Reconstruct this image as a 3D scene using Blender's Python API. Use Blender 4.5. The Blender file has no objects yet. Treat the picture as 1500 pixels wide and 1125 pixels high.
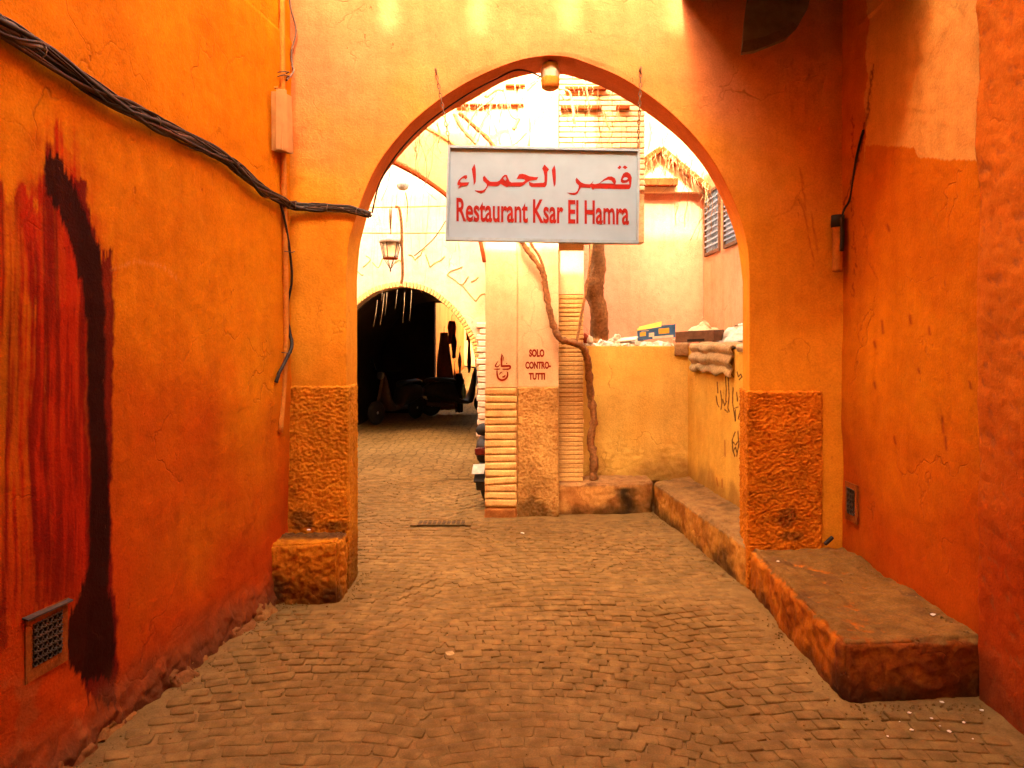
import bpy, bmesh, math, random
import numpy as np
from mathutils import Vector, Matrix

random.seed(7)
SC = bpy.context.scene
COL = SC.collection

# ------------------------------------------------------------------ camera
F, PX0, H0, ZC = 1083.0, 750.0, 495.0, 1.65       # focal length in photo pixels, axis, horizon, eye height
cam_d = bpy.data.cameras.new('camera')
cam_d.lens = F / 1500.0 * 36.0
cam_d.sensor_width = 36.0
cam_d.shift_y = -(562.5 - H0) / 1500.0
cam_d.clip_start, cam_d.clip_end = 0.05, 400.0
cam = bpy.data.objects.new('camera', cam_d); COL.objects.link(cam)
cam.location = (0, 0, ZC); cam.rotation_euler = (math.radians(90), 0, 0)
SC.camera = cam

# ------------------------------------------------------------------ sky, sun, exposure
SUN_EL, SUN_AZ = 42.0, 8.0                         # behind the viewer, a little to the left
w = bpy.data.worlds.new('World'); SC.world = w; w.use_nodes = True
nt = w.node_tree; nt.nodes.clear()
sky = nt.nodes.new('ShaderNodeTexSky'); sky.sky_type = 'NISHITA'; sky.sun_disc = False
sky.sun_elevation = math.radians(SUN_EL); sky.sun_rotation = math.radians(180 + SUN_AZ)
sky.air_density = 1.0; sky.dust_density = 6.0; sky.ozone_density = 0.5
tint = nt.nodes.new('ShaderNodeMix'); tint.data_type = 'RGBA'; tint.blend_type = 'MULTIPLY'
tint.inputs[0].default_value = 1.0; tint.inputs[7].default_value = (1.58, 1.24, 0.84, 1)
bg = nt.nodes.new('ShaderNodeBackground'); bg.inputs[1].default_value = 0.15
wo = nt.nodes.new('ShaderNodeOutputWorld')
nt.links.new(sky.outputs[0], tint.inputs[6]); nt.links.new(tint.outputs[2], bg.inputs[0]); nt.links.new(bg.outputs[0], wo.inputs[0])
sun_d = bpy.data.lights.new('sun', 'SUN'); sun_d.energy = 1.0; sun_d.angle = math.radians(1.2); sun_d.color = (1.0, 0.86, 0.66)
sun = bpy.data.objects.new('sun', sun_d); COL.objects.link(sun)
_e, _a = math.radians(SUN_EL), math.radians(SUN_AZ)
sdir = Vector((-math.sin(_a) * math.cos(_e), -math.cos(_a) * math.cos(_e), math.sin(_e)))
sun.rotation_euler = (-sdir).to_track_quat('-Z', 'Y').to_euler()
SC.view_settings.view_transform = 'Standard'; SC.view_settings.look = 'None'
SC.view_settings.exposure = 3.95; SC.view_settings.gamma = 1.0; SC.view_settings.use_curve_mapping = False
SC.render.engine = 'CYCLES'
cy = SC.cycles
cy.use_denoising = True; cy.denoiser = 'OPENIMAGEDENOISE'
cy.max_bounces = 6; cy.diffuse_bounces = 5; cy.glossy_bounces = 2; cy.transmission_bounces = 3; cy.transparent_max_bounces = 6
cy.use_adaptive_sampling = True; cy.adaptive_threshold = 0.03; cy.caustics_reflective = False; cy.caustics_refractive = False
cy.sample_clamp_indirect = 8.0

# ------------------------------------------------------------------ measuring: photo pixel <-> place
def at(px, py, Y):
    return Vector(((px - PX0) / F * Y, Y, ZC - (py - H0) / F * Y))
D = 4.85                                            # arch wall, front face
LSL = 0.1385                                        # left alley wall drifts right going away
def lw(px, py, off=0.0):                            # point on the left alley wall
    Y = -2.1267 / ((px - PX0) / F - LSL)
    p = at(px, py, Y); n = Vector((1, -LSL, 0)).normalized()
    return p + n * off
RX = 2.17
def rw(px, py, off=0.0):                            # point on the right alley wall
    Y = RX * F / (px - PX0)
    return at(px, py, Y) - Vector((off, 0, 0))

# ------------------------------------------------------------------ noise (vectorised gradient noise)
_r = np.random.RandomState(3)
_perm = np.concatenate([_r.permutation(256)] * 3)
_g = _r.normal(size=(256, 3)); _g /= np.linalg.norm(_g, axis=1)[:, None]
def pn(P):
    P = np.asarray(P, float); i = np.floor(P).astype(int); f = P - i
    u = f * f * f * (f * (f * 6 - 15) + 10); out = np.zeros(P.shape[:-1])
    for dx in (0, 1):
        for dy in (0, 1):
            for dz in (0, 1):
                h = _perm[_perm[_perm[(i[..., 0] + dx) & 255] + ((i[..., 1] + dy) & 255)] + ((i[..., 2] + dz) & 255)]
                g = _g[h]; d = f - np.array([dx, dy, dz])
                wgt = (u[..., 0] if dx else 1 - u[..., 0]) * (u[..., 1] if dy else 1 - u[..., 1]) * (u[..., 2] if dz else 1 - u[..., 2])
                out += wgt * (g * d).sum(-1)
    return out * 1.6
def fbm(P, o=4, gain=0.5):
    P = np.asarray(P, float); s = np.zeros(P.shape[:-1]); a = 1.0
    for k in range(o):
        s += a * pn(P * 2 ** k + 17.3 * k); a *= gain
    return s
def sst(a, b, x):
    t = np.clip((x - a) / (b - a), 0, 1); return t * t * (3 - 2 * t)
def inpoly(x, y, poly):
    r = np.zeros(x.shape, bool); n = len(poly)
    for k in range(n):
        x0, y0 = poly[k]; x1, y1 = poly[(k + 1) % n]
        if y0 == y1: continue
        c = ((y0 > y) != (y1 > y)) & (x < (x1 - x0) * (y - y0) / (y1 - y0) + x0)
        r ^= c
    return r
def aapoly(x, y, poly, r=1.6):
    return sum(inpoly(x + a * r, y + b * r, poly).astype(float) for a, b in ((0, 0), (1, .4), (-1, -.4), (.4, -1), (-.4, 1), (.7, .7), (-.7, -.7))) / 7
def segdist(x, y, pts):
    d = np.full(x.shape, 1e9)
    for (x0, y0), (x1, y1) in zip(pts[:-1], pts[1:]):
        dx, dy = x1 - x0, y1 - y0; L = dx * dx + dy * dy + 1e-9
        t = np.clip(((x - x0) * dx + (y - y0) * dy) / L, 0, 1)
        d = np.minimum(d, np.hypot(x - x0 - t * dx, y - y0 - t * dy))
    return d
def lerp(a, b, m):
    return a + (b - a) * m[..., None]
def proj(P):
    return PX0 + P[..., 0] / P[..., 1] * F, H0 - (P[..., 2] - ZC) / P[..., 1] * F

# ------------------------------------------------------------------ materials
def new_mat(name):
    m = bpy.data.materials.new(name); m.use_nodes = True
    t = m.node_tree; b = t.nodes['Principled BSDF']
    b.inputs['Specular IOR Level'].default_value = 0.06
    return m, t, b
def nd(t, typ, **kw):
    n = t.nodes.new(typ)
    for k, v in kw.items(): setattr(n, k, v)
    return n
def noise(t, vec, scale, detail=4, rough=0.55):
    n = nd(t, 'ShaderNodeTexNoise'); n.inputs['Scale'].default_value = scale
    n.inputs['Detail'].default_value = detail; n.inputs['Roughness'].default_value = rough
    t.links.new(vec, n.inputs['Vector']); return n.outputs['Fac']
def ramp(t, fac, stops):
    r = nd(t, 'ShaderNodeValToRGB'); cr = r.color_ramp
    while len(cr.elements) < len(stops): cr.elements.new(0.5)
    for e, (p, c) in zip(cr.elements, stops):
        e.position = p; e.color = (*c, 1) if len(c) == 3 else c
    t.links.new(fac, r.inputs[0]); return r.outputs[0]
def mixc(t, fac, a, b, mode='MIX'):
    m = nd(t, 'ShaderNodeMix', data_type='RGBA', blend_type=mode)
    for s, v in ((0, fac), (6, a), (7, b)):
        if hasattr(v, 'is_linked') or hasattr(v, 'links'): t.links.new(v, m.inputs[s])
        elif s == 0: m.inputs[0].default_value = v
        else: m.inputs[s].default_value = (*v, 1)
    return m.outputs[2]
def mth(t, op, a, b=None):
    m = nd(t, 'ShaderNodeMath', operation=op)
    for s, v in ((0, a), (1, b)):
        if v is None: continue
        if hasattr(v, 'links'): t.links.new(v, m.inputs[s])
        else: m.inputs[s].default_value = v
    return m.outputs[0]
def mapped(t, vec, scale):
    m = nd(t, 'ShaderNodeMapping'); m.inputs['Scale'].default_value = scale
    t.links.new(vec, m.inputs['Vector']); return m.outputs[0]

def plaster(name, color=None, var=0.11, grain=0.55, bump=0.55, streak=0.09, pits=0.35, seed=0.0, rough=0.88, tscale=1.0):
    """Hand-trowelled limewash: blotches, rain streaks, pits and fine grain over one pigment (or the painted attribute)."""
    m, t, b = new_mat(name)
    tc = nd(t, 'ShaderNodeTexCoord'); mp = nd(t, 'ShaderNodeMapping')
    mp.inputs['Location'].default_value = (seed, seed * 1.7, seed * .6); mp.inputs['Scale'].default_value = (tscale,) * 3
    t.links.new(tc.outputs['Object'], mp.inputs['Vector']); v = mp.outputs[0]
    if color is None:
        at_ = nd(t, 'ShaderNodeAttribute'); at_.attribute_name = 'paint'; base = mixc(t, 1.0, at_.outputs['Color'], (.86, .84, .82), 'MULTIPLY')
    else:
        rgb = nd(t, 'ShaderNodeRGB'); rgb.outputs[0].default_value = (*color, 1); base = rgb.outputs[0]
    big = noise(t, v, 1.6, 3, .6); mid = noise(t, v, 11, 4, .65); fine = noise(t, v, 90, 2, .7)
    stv = mapped(t, v, (9, 9, .9)); st = noise(t, stv, 1.0, 3, .6)
    lo = 1 - var
    c = mixc(t, 1.0, base, ramp(t, big, [(.30, (lo, lo * .93, lo * .85)), (.70, (1.08, 1.06, 1.03))]), 'MULTIPLY')
    c = mixc(t, 1.0, c, ramp(t, mid, [(.32, (1 - var * .8, 1 - var * .95, 1 - var)), (.62, (1.04, 1.04, 1.04))]), 'MULTIPLY')
    c = mixc(t, 1.0, c, ramp(t, st, [(.30, (1 - streak, 1 - streak * 1.25, 1 - streak * 1.4)), (.6, (1, 1, 1))]), 'MULTIPLY')
    c = mixc(t, 1.0, c, ramp(t, fine, [(.25, (1 - grain * .35,) * 3), (.65, (1 + grain * .08,) * 3)]), 'MULTIPLY')
    pit = noise(t, mapped(t, v, (1, 1, .55)), 26, 2, .5)
    pm = ramp(t, pit, [(.735, (0, 0, 0)), (.775, (1, 1, 1))])
    c = mixc(t, mth(t, 'MULTIPLY', pm, pits), c, (.16, .035, .008))
    dv_ = nd(t, 'ShaderNodeTexNoise'); dv_.inputs['Scale'].default_value = 3.5; dv_.inputs['Detail'].default_value = 4; t.links.new(v, dv_.inputs['Vector'])
    vm = nd(t, 'ShaderNodeVectorMath', operation='MULTIPLY_ADD'); vm.inputs[1].default_value = (.55, .55, .55); t.links.new(dv_.outputs['Color'], vm.inputs[0]); t.links.new(v, vm.inputs[2])
    vo = nd(t, 'ShaderNodeTexVoronoi'); vo.feature = 'DISTANCE_TO_EDGE'; vo.inputs['Scale'].default_value = 1.35; t.links.new(vm.outputs[0], vo.inputs['Vector'])
    ck = ramp(t, vo.outputs['Distance'], [(.0, (1, 1, 1)), (.011, (0, 0, 0))])
    ck = mth(t, 'MULTIPLY', ck, ramp(t, big, [(.50, (0, 0, 0)), (.62, (1, 1, 1))]))
    c = mixc(t, mth(t, 'MULTIPLY', ck, .42 * min(1, pits * 2.5)), c, (.14, .03, .006))
    t.links.new(c, b.inputs['Base Color'])
    b.inputs['Roughness'].default_value = rough
    h = mth(t, 'ADD', mth(t, 'MULTIPLY', mid, 1.0), mth(t, 'MULTIPLY', fine, .35))
    h = mth(t, 'ADD', h, mth(t, 'MULTIPLY', pm, -.6)); h = mth(t, 'ADD', h, mth(t, 'MULTIPLY', ck, -.6)); h = mth(t, 'ADD', h, mth(t, 'MULTIPLY', big, 1.5)); h = mth(t, 'ADD', h, mth(t, 'MULTIPLY', st, .4))
    bp = nd(t, 'ShaderNodeBump'); bp.inputs['Strength'].default_value = bump; bp.inputs['Distance'].default_value = .012
    t.links.new(h, bp.inputs['Height']); t.links.new(bp.outputs[0], b.inputs['Normal'])
    return m

def simple(name, color, rough=.7, metal=0.0, var=.25, scale=20, bump=.15, spec=.25):
    m, t, b = new_mat(name)
    tc = nd(t, 'ShaderNodeTexCoord'); v = tc.outputs['Object']
    n = noise(t, v, scale, 5, .6); n2 = noise(t, v, scale * .13, 4, .6)
    rgb = nd(t, 'ShaderNodeRGB'); rgb.outputs[0].default_value = (*color, 1)
    c = mixc(t, 1.0, rgb.outputs[0], ramp(t, n, [(.3, (1 - var,) * 3), (.68, (1.06,) * 3)]), 'MULTIPLY')
    c = mixc(t, 1.0, c, ramp(t, n2, [(.3, (1 - var * .7,) * 3), (.68, (1.04,) * 3)]), 'MULTIPLY')
    t.links.new(c, b.inputs['Base Color']); b.inputs['Roughness'].default_value = rough
    b.inputs['Metallic'].default_value = metal; b.inputs['Specular IOR Level'].default_value = spec
    bp = nd(t, 'ShaderNodeBump'); bp.inputs['Strength'].default_value = bump; bp.inputs['Distance'].default_value = .01
    t.links.new(n, bp.inputs['Height']); t.links.new(bp.outputs[0], b.inputs['Normal'])
    return m

ORANGE = np.array([.72, .268, .003])
PEACH = np.array([.80, .60, .34])
CREAM = np.array([.74, .54, .42])
TAN = np.array([.34, .185, .075])
M = {}
M['paint'] = plaster('painted_plaster', None, seed=1.3)
M['rough'] = plaster('roughcast_plaster', None, var=.34, grain=.8, bump=.5, pits=.2, seed=4.1)
M['orange'] = plaster('orange_plaster', tuple(ORANGE), seed=2.2)
M['peach'] = plaster('peach_plaster', tuple(PEACH), var=.10, streak=.08, pits=.25, seed=7.7, bump=.2)
M['cream'] = plaster('cream_plaster', tuple(CREAM), var=.10, streak=.10, pits=.25, seed=9.1, bump=.3)
M['brick'] = plaster('painted_brick', (.82, .54, .20), var=.22, grain=.8, streak=.0, pits=.2, seed=11)
M['brick_top'] = plaster('pale_painted_brick', (.72, .56, .34), var=.15, grain=.6, streak=.0, pits=.2, seed=12)
M['brick_red'] = plaster('bare_red_brick', (.36, .075, .02), var=.3, grain=.8, streak=0, pits=.3, seed=12)
M['joint'] = plaster('recessed_mortar', (.60, .31, .10), var=.3, grain=1, streak=0, seed=13)
M['jointpale'] = plaster('pale_mortar', (.64, .47, .26), var=.3, grain=1, streak=0, seed=13)
M['tunnelfloor'] = simple('dark_damp_setts', (.085, .056, .026), .8, var=.5, scale=26, bump=.6, spec=.2)
M['tunnel'] = plaster('shade_dark_plaster', (.03, .02, .013), var=.3, seed=15)  # near-black colour stands in for the shade inside the tunnel
M['cable'] = simple('black_cable_sheath', (.030, .018, .014), .55, var=.4, scale=60)
M['cable2'] = simple('grey_cable_sheath', (.20, .13, .085), .6, var=.4, scale=60)
M['cable3'] = simple('brown_cable_sheath', (.075, .035, .02), .6, var=.4, scale=60)
M['conduit'] = plaster('painted_conduit', (.62, .24, .035), var=.25, grain=.6, seed=5)
M['box'] = simple('beige_plastic_box', (.52, .27, .085), .6, var=.2, scale=14)
M['dark'] = simple('dark_void_metal', (.018, .014, .012), .7)
M['iron'] = simple('dusty_iron', (.14, .10, .075), .6, .5, var=.4, scale=50)
M['signwhite'] = simple('cream_sign_sheet', (.24, .355, .48), .45, var=.06, scale=6, bump=.02, spec=.4)
M['signframe'] = simple('dull_aluminium_frame', (.27, .38, .48), .5, .0, var=.15, scale=20)
M['signred'] = simple('red_sign_vinyl', (.25, .005, .002), .5, var=.15, scale=40, bump=.02)
M['stencil'] = simple('red_stencil_paint', (.36, .03, .006), .8, var=.45, scale=120, bump=.02)
M['wood'] = simple('weathered_vine_bark', (.44, .20, .065), .9, var=.6, scale=45, bump=.8)
M['twig'] = simple('dry_pale_twig', (.62, .42, .20), .9, var=.45, scale=30)
M['straw'] = simple('dry_brown_straw', (.34, .16, .05), .9, var=.5, scale=30)
M['trunk'] = simple('tree_bark', (.38, .17, .05), .92, var=.55, scale=30, bump=.9)
M['chain'] = simple('rusty_chain', (.22, .13, .07), .55, .6, var=.4, scale=80)
M['rubber'] = simple('black_rubber', (.02, .018, .016), .7)
M['chrome'] = simple('dull_chrome', (.45, .42, .38), .35, .9, var=.2)
M['plate'] = simple('dusty_white_plate', (.62, .56, .46), .5, var=.3, scale=30)
M['redplastic'] = simple('red_tail_plastic', (.13, .012, .008), .35, var=.2)
M['scooterpaint'] = simple('dusty_dark_paint', (.05, .035, .03), .45, var=.4)
M['blue'] = simple('faded_blue_card', (.055, .15, .33), .75, var=.3, scale=18)
M['yellow'] = simple('yellow_card', (.72, .42, .05), .75, var=.2)
M['brownwood'] = simple('brown_drawer_wood', (.17, .085, .04), .7, var=.35, scale=25)
M['cloth'] = simple('pale_sackcloth', (.66, .48, .27), .95, var=.25, scale=60, bump=.5)
M['rug'] = simple('striped_old_rug', (.50, .33, .13), .95, var=.4, scale=50, bump=.6)
M['paper'] = simple('crumpled_waste_paper', (.72, .62, .46), .9, var=.25, scale=30)
M['goods1'] = simple('dark_fabric_goods', (.035, .02, .018), .95)
M['goods2'] = simple('brown_fabric_goods', (.20, .07, .03), .95)
M['goods3'] = simple('rust_red_goods', (.34, .055, .02), .9)
M['goods4'] = simple('faded_green_goods', (.25, .34, .22), .95)
M['slab'] = simple('grey_weathered_board', (.16, .13, .10), .9, var=.4, scale=16, bump=.5)
M['ventframe'] = plaster('grimy_vent_frame', (.36, .10, .014), var=.35, grain=.8, seed=3)
M['pebble'] = simple('white_litter_scrap', (.78, .70, .58), .8)

# ------------------------------------------------------------------ object helpers
def link(o, parent=None):
    COL.objects.link(o)
    if parent is not None: o.parent = parent
    return o
def tag(o, label=None, cat=None, group=None, kind=None):
    if label: o['label'] = label
    if cat: o['category'] = cat
    if label and not kind: o['kind'] = 'thing'
    if group: o['group'] = group
    if kind: o['kind'] = kind
    return o
def empty(name, label, cat, group=None, loc=(0, 0, 0)):
    o = bpy.data.objects.new(name, None); link(o); o.location = loc; o.empty_display_size = .1
    return tag(o, label, cat, group)
def mesh(name, verts, faces, mat, parent=None, smooth=False, colors=None):
    me = bpy.data.meshes.new(name)
    me.from_pydata(np.asarray(verts).reshape(-1, 3).tolist(), [], faces if isinstance(faces, list) else faces.tolist())
    if colors is not None:
        a = me.attributes.new('paint', 'FLOAT_COLOR', 'POINT')
        c = np.ones((len(me.vertices), 4), np.float32); c[:, :3] = colors
        a.data.foreach_set('color', c.ravel())
    if smooth: me.polygons.foreach_set('use_smooth', np.ones(len(me.polygons), bool))
    me.materials.append(M[mat] if isinstance(mat, str) else mat)
    me.update()
    o = bpy.data.objects.new(name, me)
    if parent is not None:
        link(o, parent)
        o.location = -Vector(parent.location) if parent.type == 'EMPTY' and parent.parent is None else (0, 0, 0)
    else: link(o)
    return o
def sheet(name, P, mat, parent=None, back=None, colors=None, smooth=True):
    """P (nv,nu,3) grid; back = offset vector that gives the slab its thickness."""
    nv, nu = P.shape[:2]; idx = np.arange(nv * nu).reshape(nv, nu)
    q = np.stack([idx[:-1, :-1], idx[:-1, 1:], idx[1:, 1:], idx[1:, :-1]], -1).reshape(-1, 4).tolist()
    V = P.reshape(-1, 3); C = None if colors is None else colors.reshape(-1, 3)
    if back is not None:
        ring = np.concatenate([idx[0, :], idx[1:, -1], idx[-1, -2::-1], idx[-2:0:-1, 0]])
        V2 = V[ring] + np.asarray(back)
        n0 = len(V); k = np.arange(len(ring)); k1 = (k + 1) % len(ring)
        q += np.stack([ring[k], n0 + k, n0 + k1, ring[k1]], -1).tolist()
        q.append((n0 + k).tolist())
        V = np.concatenate([V, V2])
        if C is not None: C = np.concatenate([C, C[ring]])
    return mesh(name, V, q, mat, parent, smooth, C)
def box_faces():
    return [(0, 1, 3, 2), (4, 6, 7, 5), (0, 4, 5, 1), (2, 3, 7, 6), (0, 2, 6, 4), (1, 5, 7, 3)]
def box(name, c, s, mat, parent=None, rot=None, bevel=0.0):
    """bevelled box with centre c and full size s."""
    bm = bmesh.new(); bmesh.ops.create_cube(bm, size=1.0)
    for v in bm.verts: v.co = Vector((v.co.x * s[0], v.co.y * s[1], v.co.z * s[2]))
    if bevel > 0: bmesh.ops.bevel(bm, geom=list(bm.edges), offset=bevel, segments=2, affect='EDGES', profile=.6)
    R = rot.to_matrix().to_4x4() if rot is not None else Matrix()
    bmesh.ops.transform(bm, matrix=Matrix.Translation(c) @ R, verts=bm.verts)
    return bmo(name, bm, mat, parent)
def bmo(name, bm, mat, parent=None, smooth=False):
    me = bpy.data.meshes.new(name); bm.to_mesh(me); bm.free()
    if smooth: me.polygons.foreach_set('use_smooth', np.ones(len(me.polygons), bool))
    for m_ in (mat if isinstance(mat, (list, tuple)) else [mat]): me.materials.append(M[m_] if isinstance(m_, str) else m_)
    o = bpy.data.objects.new(name, me)
    if parent is not None:
        link(o, parent)
        o.location = -Vector(parent.location) if parent.type == 'EMPTY' and parent.parent is None else (0, 0, 0)
    else: link(o)
    return o
def smooth_path(pts, n=8):
    pts = [Vector(p) for p in pts]; out = []
    for i in range(len(pts) - 1):
        p0 = pts[max(i - 1, 0)]; p1 = pts[i]; p2 = pts[i + 1]; p3 = pts[min(i + 2, len(pts) - 1)]
        for k in range(n):
            t = k / n
            out.append(.5 * ((2 * p1) + (p2 - p0) * t + (2 * p0 - 5 * p1 + 4 * p2 - p3) * t * t + (3 * p1 - p0 - 3 * p2 + p3) * t ** 3))
    out.append(pts[-1]); return out
def tube_data(path, rad, seg=8, jit=0.0, base=0):
    """verts, faces of a capped tube; rad a number or a list."""
    path = [Vector(p) for p in path]; n = len(path); V = []; Fc = []
    ref = Vector((0.31, 0.55, 0.77))
    for i, p in enumerate(path):
        d = (path[min(i + 1, n - 1)] - path[max(i - 1, 0)])
        if d.length < 1e-9: d = Vector((0, 0, 1))
        d.normalize(); a = d.cross(ref)
        if a.length < 1e-3: a = d.cross(Vector((1, 0, 0)))
        a.normalize(); b = d.cross(a)
        r = rad[i] if isinstance(rad, (list, tuple)) else rad
        for k in range(seg):
            an = 2 * math.pi * k / seg; rr = r * (1 + random.uniform(-jit, jit))
            V.append(p + (a * math.cos(an) + b * math.sin(an)) * rr)
    for i in range(n - 1):
        for k in range(seg):
            k1 = (k + 1) % seg
            Fc.append((base + i * seg + k, base + i * seg + k1, base + (i + 1) * seg + k1, base + (i + 1) * seg + k))
    Fc.append(tuple(base + k for k in range(seg - 1, -1, -1))); Fc.append(tuple(base + (n - 1) * seg + k for k in range(seg)))
    return V, Fc
def tube(name, path, rad, mat, parent=None, seg=8, jit=0.0):
    V, Fc = tube_data(path, rad, seg, jit)
    return mesh(name, [tuple(v) for v in V], Fc, mat, parent, True)
def tubes(name, items, mat, parent=None, seg=5):
    V, Fc = [], []
    for path, r in items:
        v, f = tube_data(path, r, seg, 0, len(V)); V += v; Fc += f
    return mesh(name, [tuple(v) for v in V], Fc, mat, parent, True)
def lathe(name, prof, c, mat, parent=None, seg=24, axis='Z', rot=None):
    bm = bmesh.new(); rings = []
    for r, z in prof:
        rings.append([bm.verts.new((r * math.cos(2 * math.pi * k / seg), r * math.sin(2 * math.pi * k / seg), z)) for k in range(seg)])
    for a, b in zip(rings[:-1], rings[1:]):
        for k in range(seg): bm.faces.new((a[k], a[(k + 1) % seg], b[(k + 1) % seg], b[k]))
    bm.faces.new(rings[0][::-1]); bm.faces.new(rings[-1])
    R = rot.to_matrix().to_4x4() if rot is not None else (Matrix.Rotation(math.pi / 2, 4, 'Y') if axis == 'X' else Matrix())
    bmesh.ops.transform(bm, matrix=Matrix.Translation(c) @ R, verts=bm.verts)
    bmesh.ops.recalc_face_normals(bm, faces=bm.faces)
    return bmo(name, bm, mat, parent, True)
def poly_prism(name, pts, t, mat, parent=None):
    """flat polygon (3-D points, any concave outline) given thickness vector t."""
    bm = bmesh.new(); vs = [bm.verts.new(p) for p in pts]; f = bm.faces.new(vs)
    ex = bmesh.ops.extrude_face_region(bm, geom=[f])
    bmesh.ops.translate(bm, vec=t, verts=[e for e in ex['geom'] if isinstance(e, bmesh.types.BMVert)])
    bmesh.ops.recalc_face_normals(bm, faces=bm.faces)
    bmesh.ops.triangulate(bm, faces=[f for f in bm.faces if len(f.verts) > 4])
    return bmo(name, bm, mat, parent)
def lumpy(name, corners, res, amp, freq, mat, parent=None, color=None, paintfn=None, rnd=0.02, aniso=(1, 1, 1), pw=1.0, big=0.0):
    """Hexahedron from 8 corners (bottom 4 ccw, top 4 ccw) with worn round edges and a real noise relief."""
    c = [np.array(q, float) for q in corners]
    lx = max(np.linalg.norm(c[1] - c[0]), np.linalg.norm(c[5] - c[4])); ly = max(np.linalg.norm(c[3] - c[0]), np.linalg.norm(c[2] - c[1])); lz = np.linalg.norm(c[4] - c[0])
    n = [max(2, int(l / res)) for l in (lx, ly, lz)]
    ids = {}; V = []; Fq = []
    def vid(i, j, k):
        key = (i, j, k)
        if key not in ids: ids[key] = len(V); V.append(key)
        return ids[key]
    for i in range(n[0]):
        for j in range(n[1]):
            Fq.append((vid(i, j, n[2]), vid(i + 1, j, n[2]), vid(i + 1, j + 1, n[2]), vid(i, j + 1, n[2])))
            Fq.append((vid(i, j, 0), vid(i, j + 1, 0), vid(i + 1, j + 1, 0), vid(i + 1, j, 0)))
        for k in range(n[2]):
            Fq.append((vid(i, 0, k), vid(i + 1, 0, k), vid(i + 1, 0, k + 1), vid(i, 0, k + 1)))
            Fq.append((vid(i, n[1], k), vid(i, n[1], k + 1), vid(i + 1, n[1], k + 1), vid(i + 1, n[1], k)))
    for j in range(n[1]):
        for k in range(n[2]):
            Fq.append((vid(0, j, k), vid(0, j, k + 1), vid(0, j + 1, k + 1), vid(0, j + 1, k)))
            Fq.append((vid(n[0], j, k), vid(n[0], j + 1, k), vid(n[0], j + 1, k + 1), vid(n[0], j, k + 1)))
    K = np.array(V, float); u, v, wz = K[:, 0] / n[0], K[:, 1] / n[1], K[:, 2] / n[2]
    def pos(u, v, wz):
        u, v, wz = u[:, None], v[:, None], wz[:, None]
        b = (c[0] * (1 - u) + c[1] * u) * (1 - v) + (c[3] * (1 - u) + c[2] * u) * v
        t_ = (c[4] * (1 - u) + c[5] * u) * (1 - v) + (c[7] * (1 - u) + c[6] * u) * v
        return b * (1 - wz) + t_ * wz
    P = pos(u, v, wz)
    # normals: sum of the faces a vertex lies on; round off near edges
    ex = c[1] - c[0]; ex /= np.linalg.norm(ex); ey = c[3] - c[0]; ey /= np.linalg.norm(ey); ez = np.array([0, 0, 1.0])
    Nn = np.zeros_like(P)
    Nn += np.where(u > .999, 1, np.where(u < .001, -1, 0))[:, None] * ex + np.where(v > .999, 1, np.where(v < .001, -1, 0))[:, None] * ey + np.where(wz > .999, 1, np.where(wz < .001, -1, 0))[:, None] * ez
    ln = np.linalg.norm(Nn, axis=1)[:, None]; Nn /= ln
    if rnd > 0:
        dx = np.minimum(u, 1 - u) * lx; dy = np.minimum(v, 1 - v) * ly; dz = (1 - wz) * lz
        cen = pos(np.full_like(u, .5), np.full_like(u, .5), np.full_like(u, .5))
        ds = np.sort(np.stack([dx, dy, dz], 1), axis=1)
        k = np.clip(1 - (ds[:, 1]) / rnd, 0, 1) ** 2            # only where two faces meet
        P = P - (k * rnd * .45)[:, None] * np.sign(P - cen) * np.array([1, 1, 1.0])
    h = fbm(P * freq * np.array(aniso), 3, .55)
    h = np.sign(h) * np.abs(h) ** pw
    P = P + Nn * (h * amp)[:, None]
    if big: P = P + Nn * (fbm(P * 3.1 + 5, 2) * big)[:, None]
    col = None
    if paintfn is not None: col = paintfn(P, h)
    elif color is not None: col = np.tile(np.asarray(color), (len(P), 1))
    return mesh(name, P, Fq, mat, parent, True, col)

# ================================================================== THE GROUND
def mat_ground(name, cob=False):
    m, t, b = new_mat(name)
    tc = nd(t, 'ShaderNodeTexCoord'); v = tc.outputs['Object']
    big = noise(t, v, .9, 5, .6); mid = noise(t, v, 7, 5, .65); fine = noise(t, v, 120, 3, .7)
    c = ramp(t, big, [(.3, (.165, .092, .026)), (.7, (.26, .152, .050))])
    c = mixc(t, 1.0, c, ramp(t, mid, [(.3, (.70, .68, .66)), (.65, (1.08, 1.08, 1.08))]), 'MULTIPLY')
    c = mixc(t, 1.0, c, ramp(t, fine, [(.25, (.70,) * 3), (.65, (1.05,) * 3)]), 'MULTIPLY')
    h = mth(t, 'ADD', mth(t, 'MULTIPLY', mid, .8), mth(t, 'MULTIPLY', fine, .3))
    if cob:
        # far paving beyond the single setts: joint relief only
        vo = nd(t, 'ShaderNodeTexVoronoi'); vo.feature = 'DISTANCE_TO_EDGE'; vo.inputs['Scale'].default_value = 8.2; vo.inputs['Randomness'].default_value = .55
        t.links.new(v, vo.inputs['Vector'])
        e = ramp(t, vo.outputs['Distance'], [(.02, (0, 0, 0)), (.11, (1, 1, 1))])
        c = mixc(t, 1.0, c, ramp(t, e, [(0, (.62, .58, .55)), (1, (1, 1, 1))]), 'MULTIPLY')
        h = mth(t, 'ADD', h, mth(t, 'MULTIPLY', e, 1.2))
    t.links.new(c, b.inputs['Base Color']); b.inputs['Roughness'].default_value = .95
    bp = nd(t, 'ShaderNodeBump'); bp.inputs['Strength'].default_value = .6; bp.inputs['Distance'].default_value = .012
    t.links.new(h, bp.inputs['Height']); t.links.new(bp.outputs[0], b.inputs['Normal'])
    return m
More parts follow.
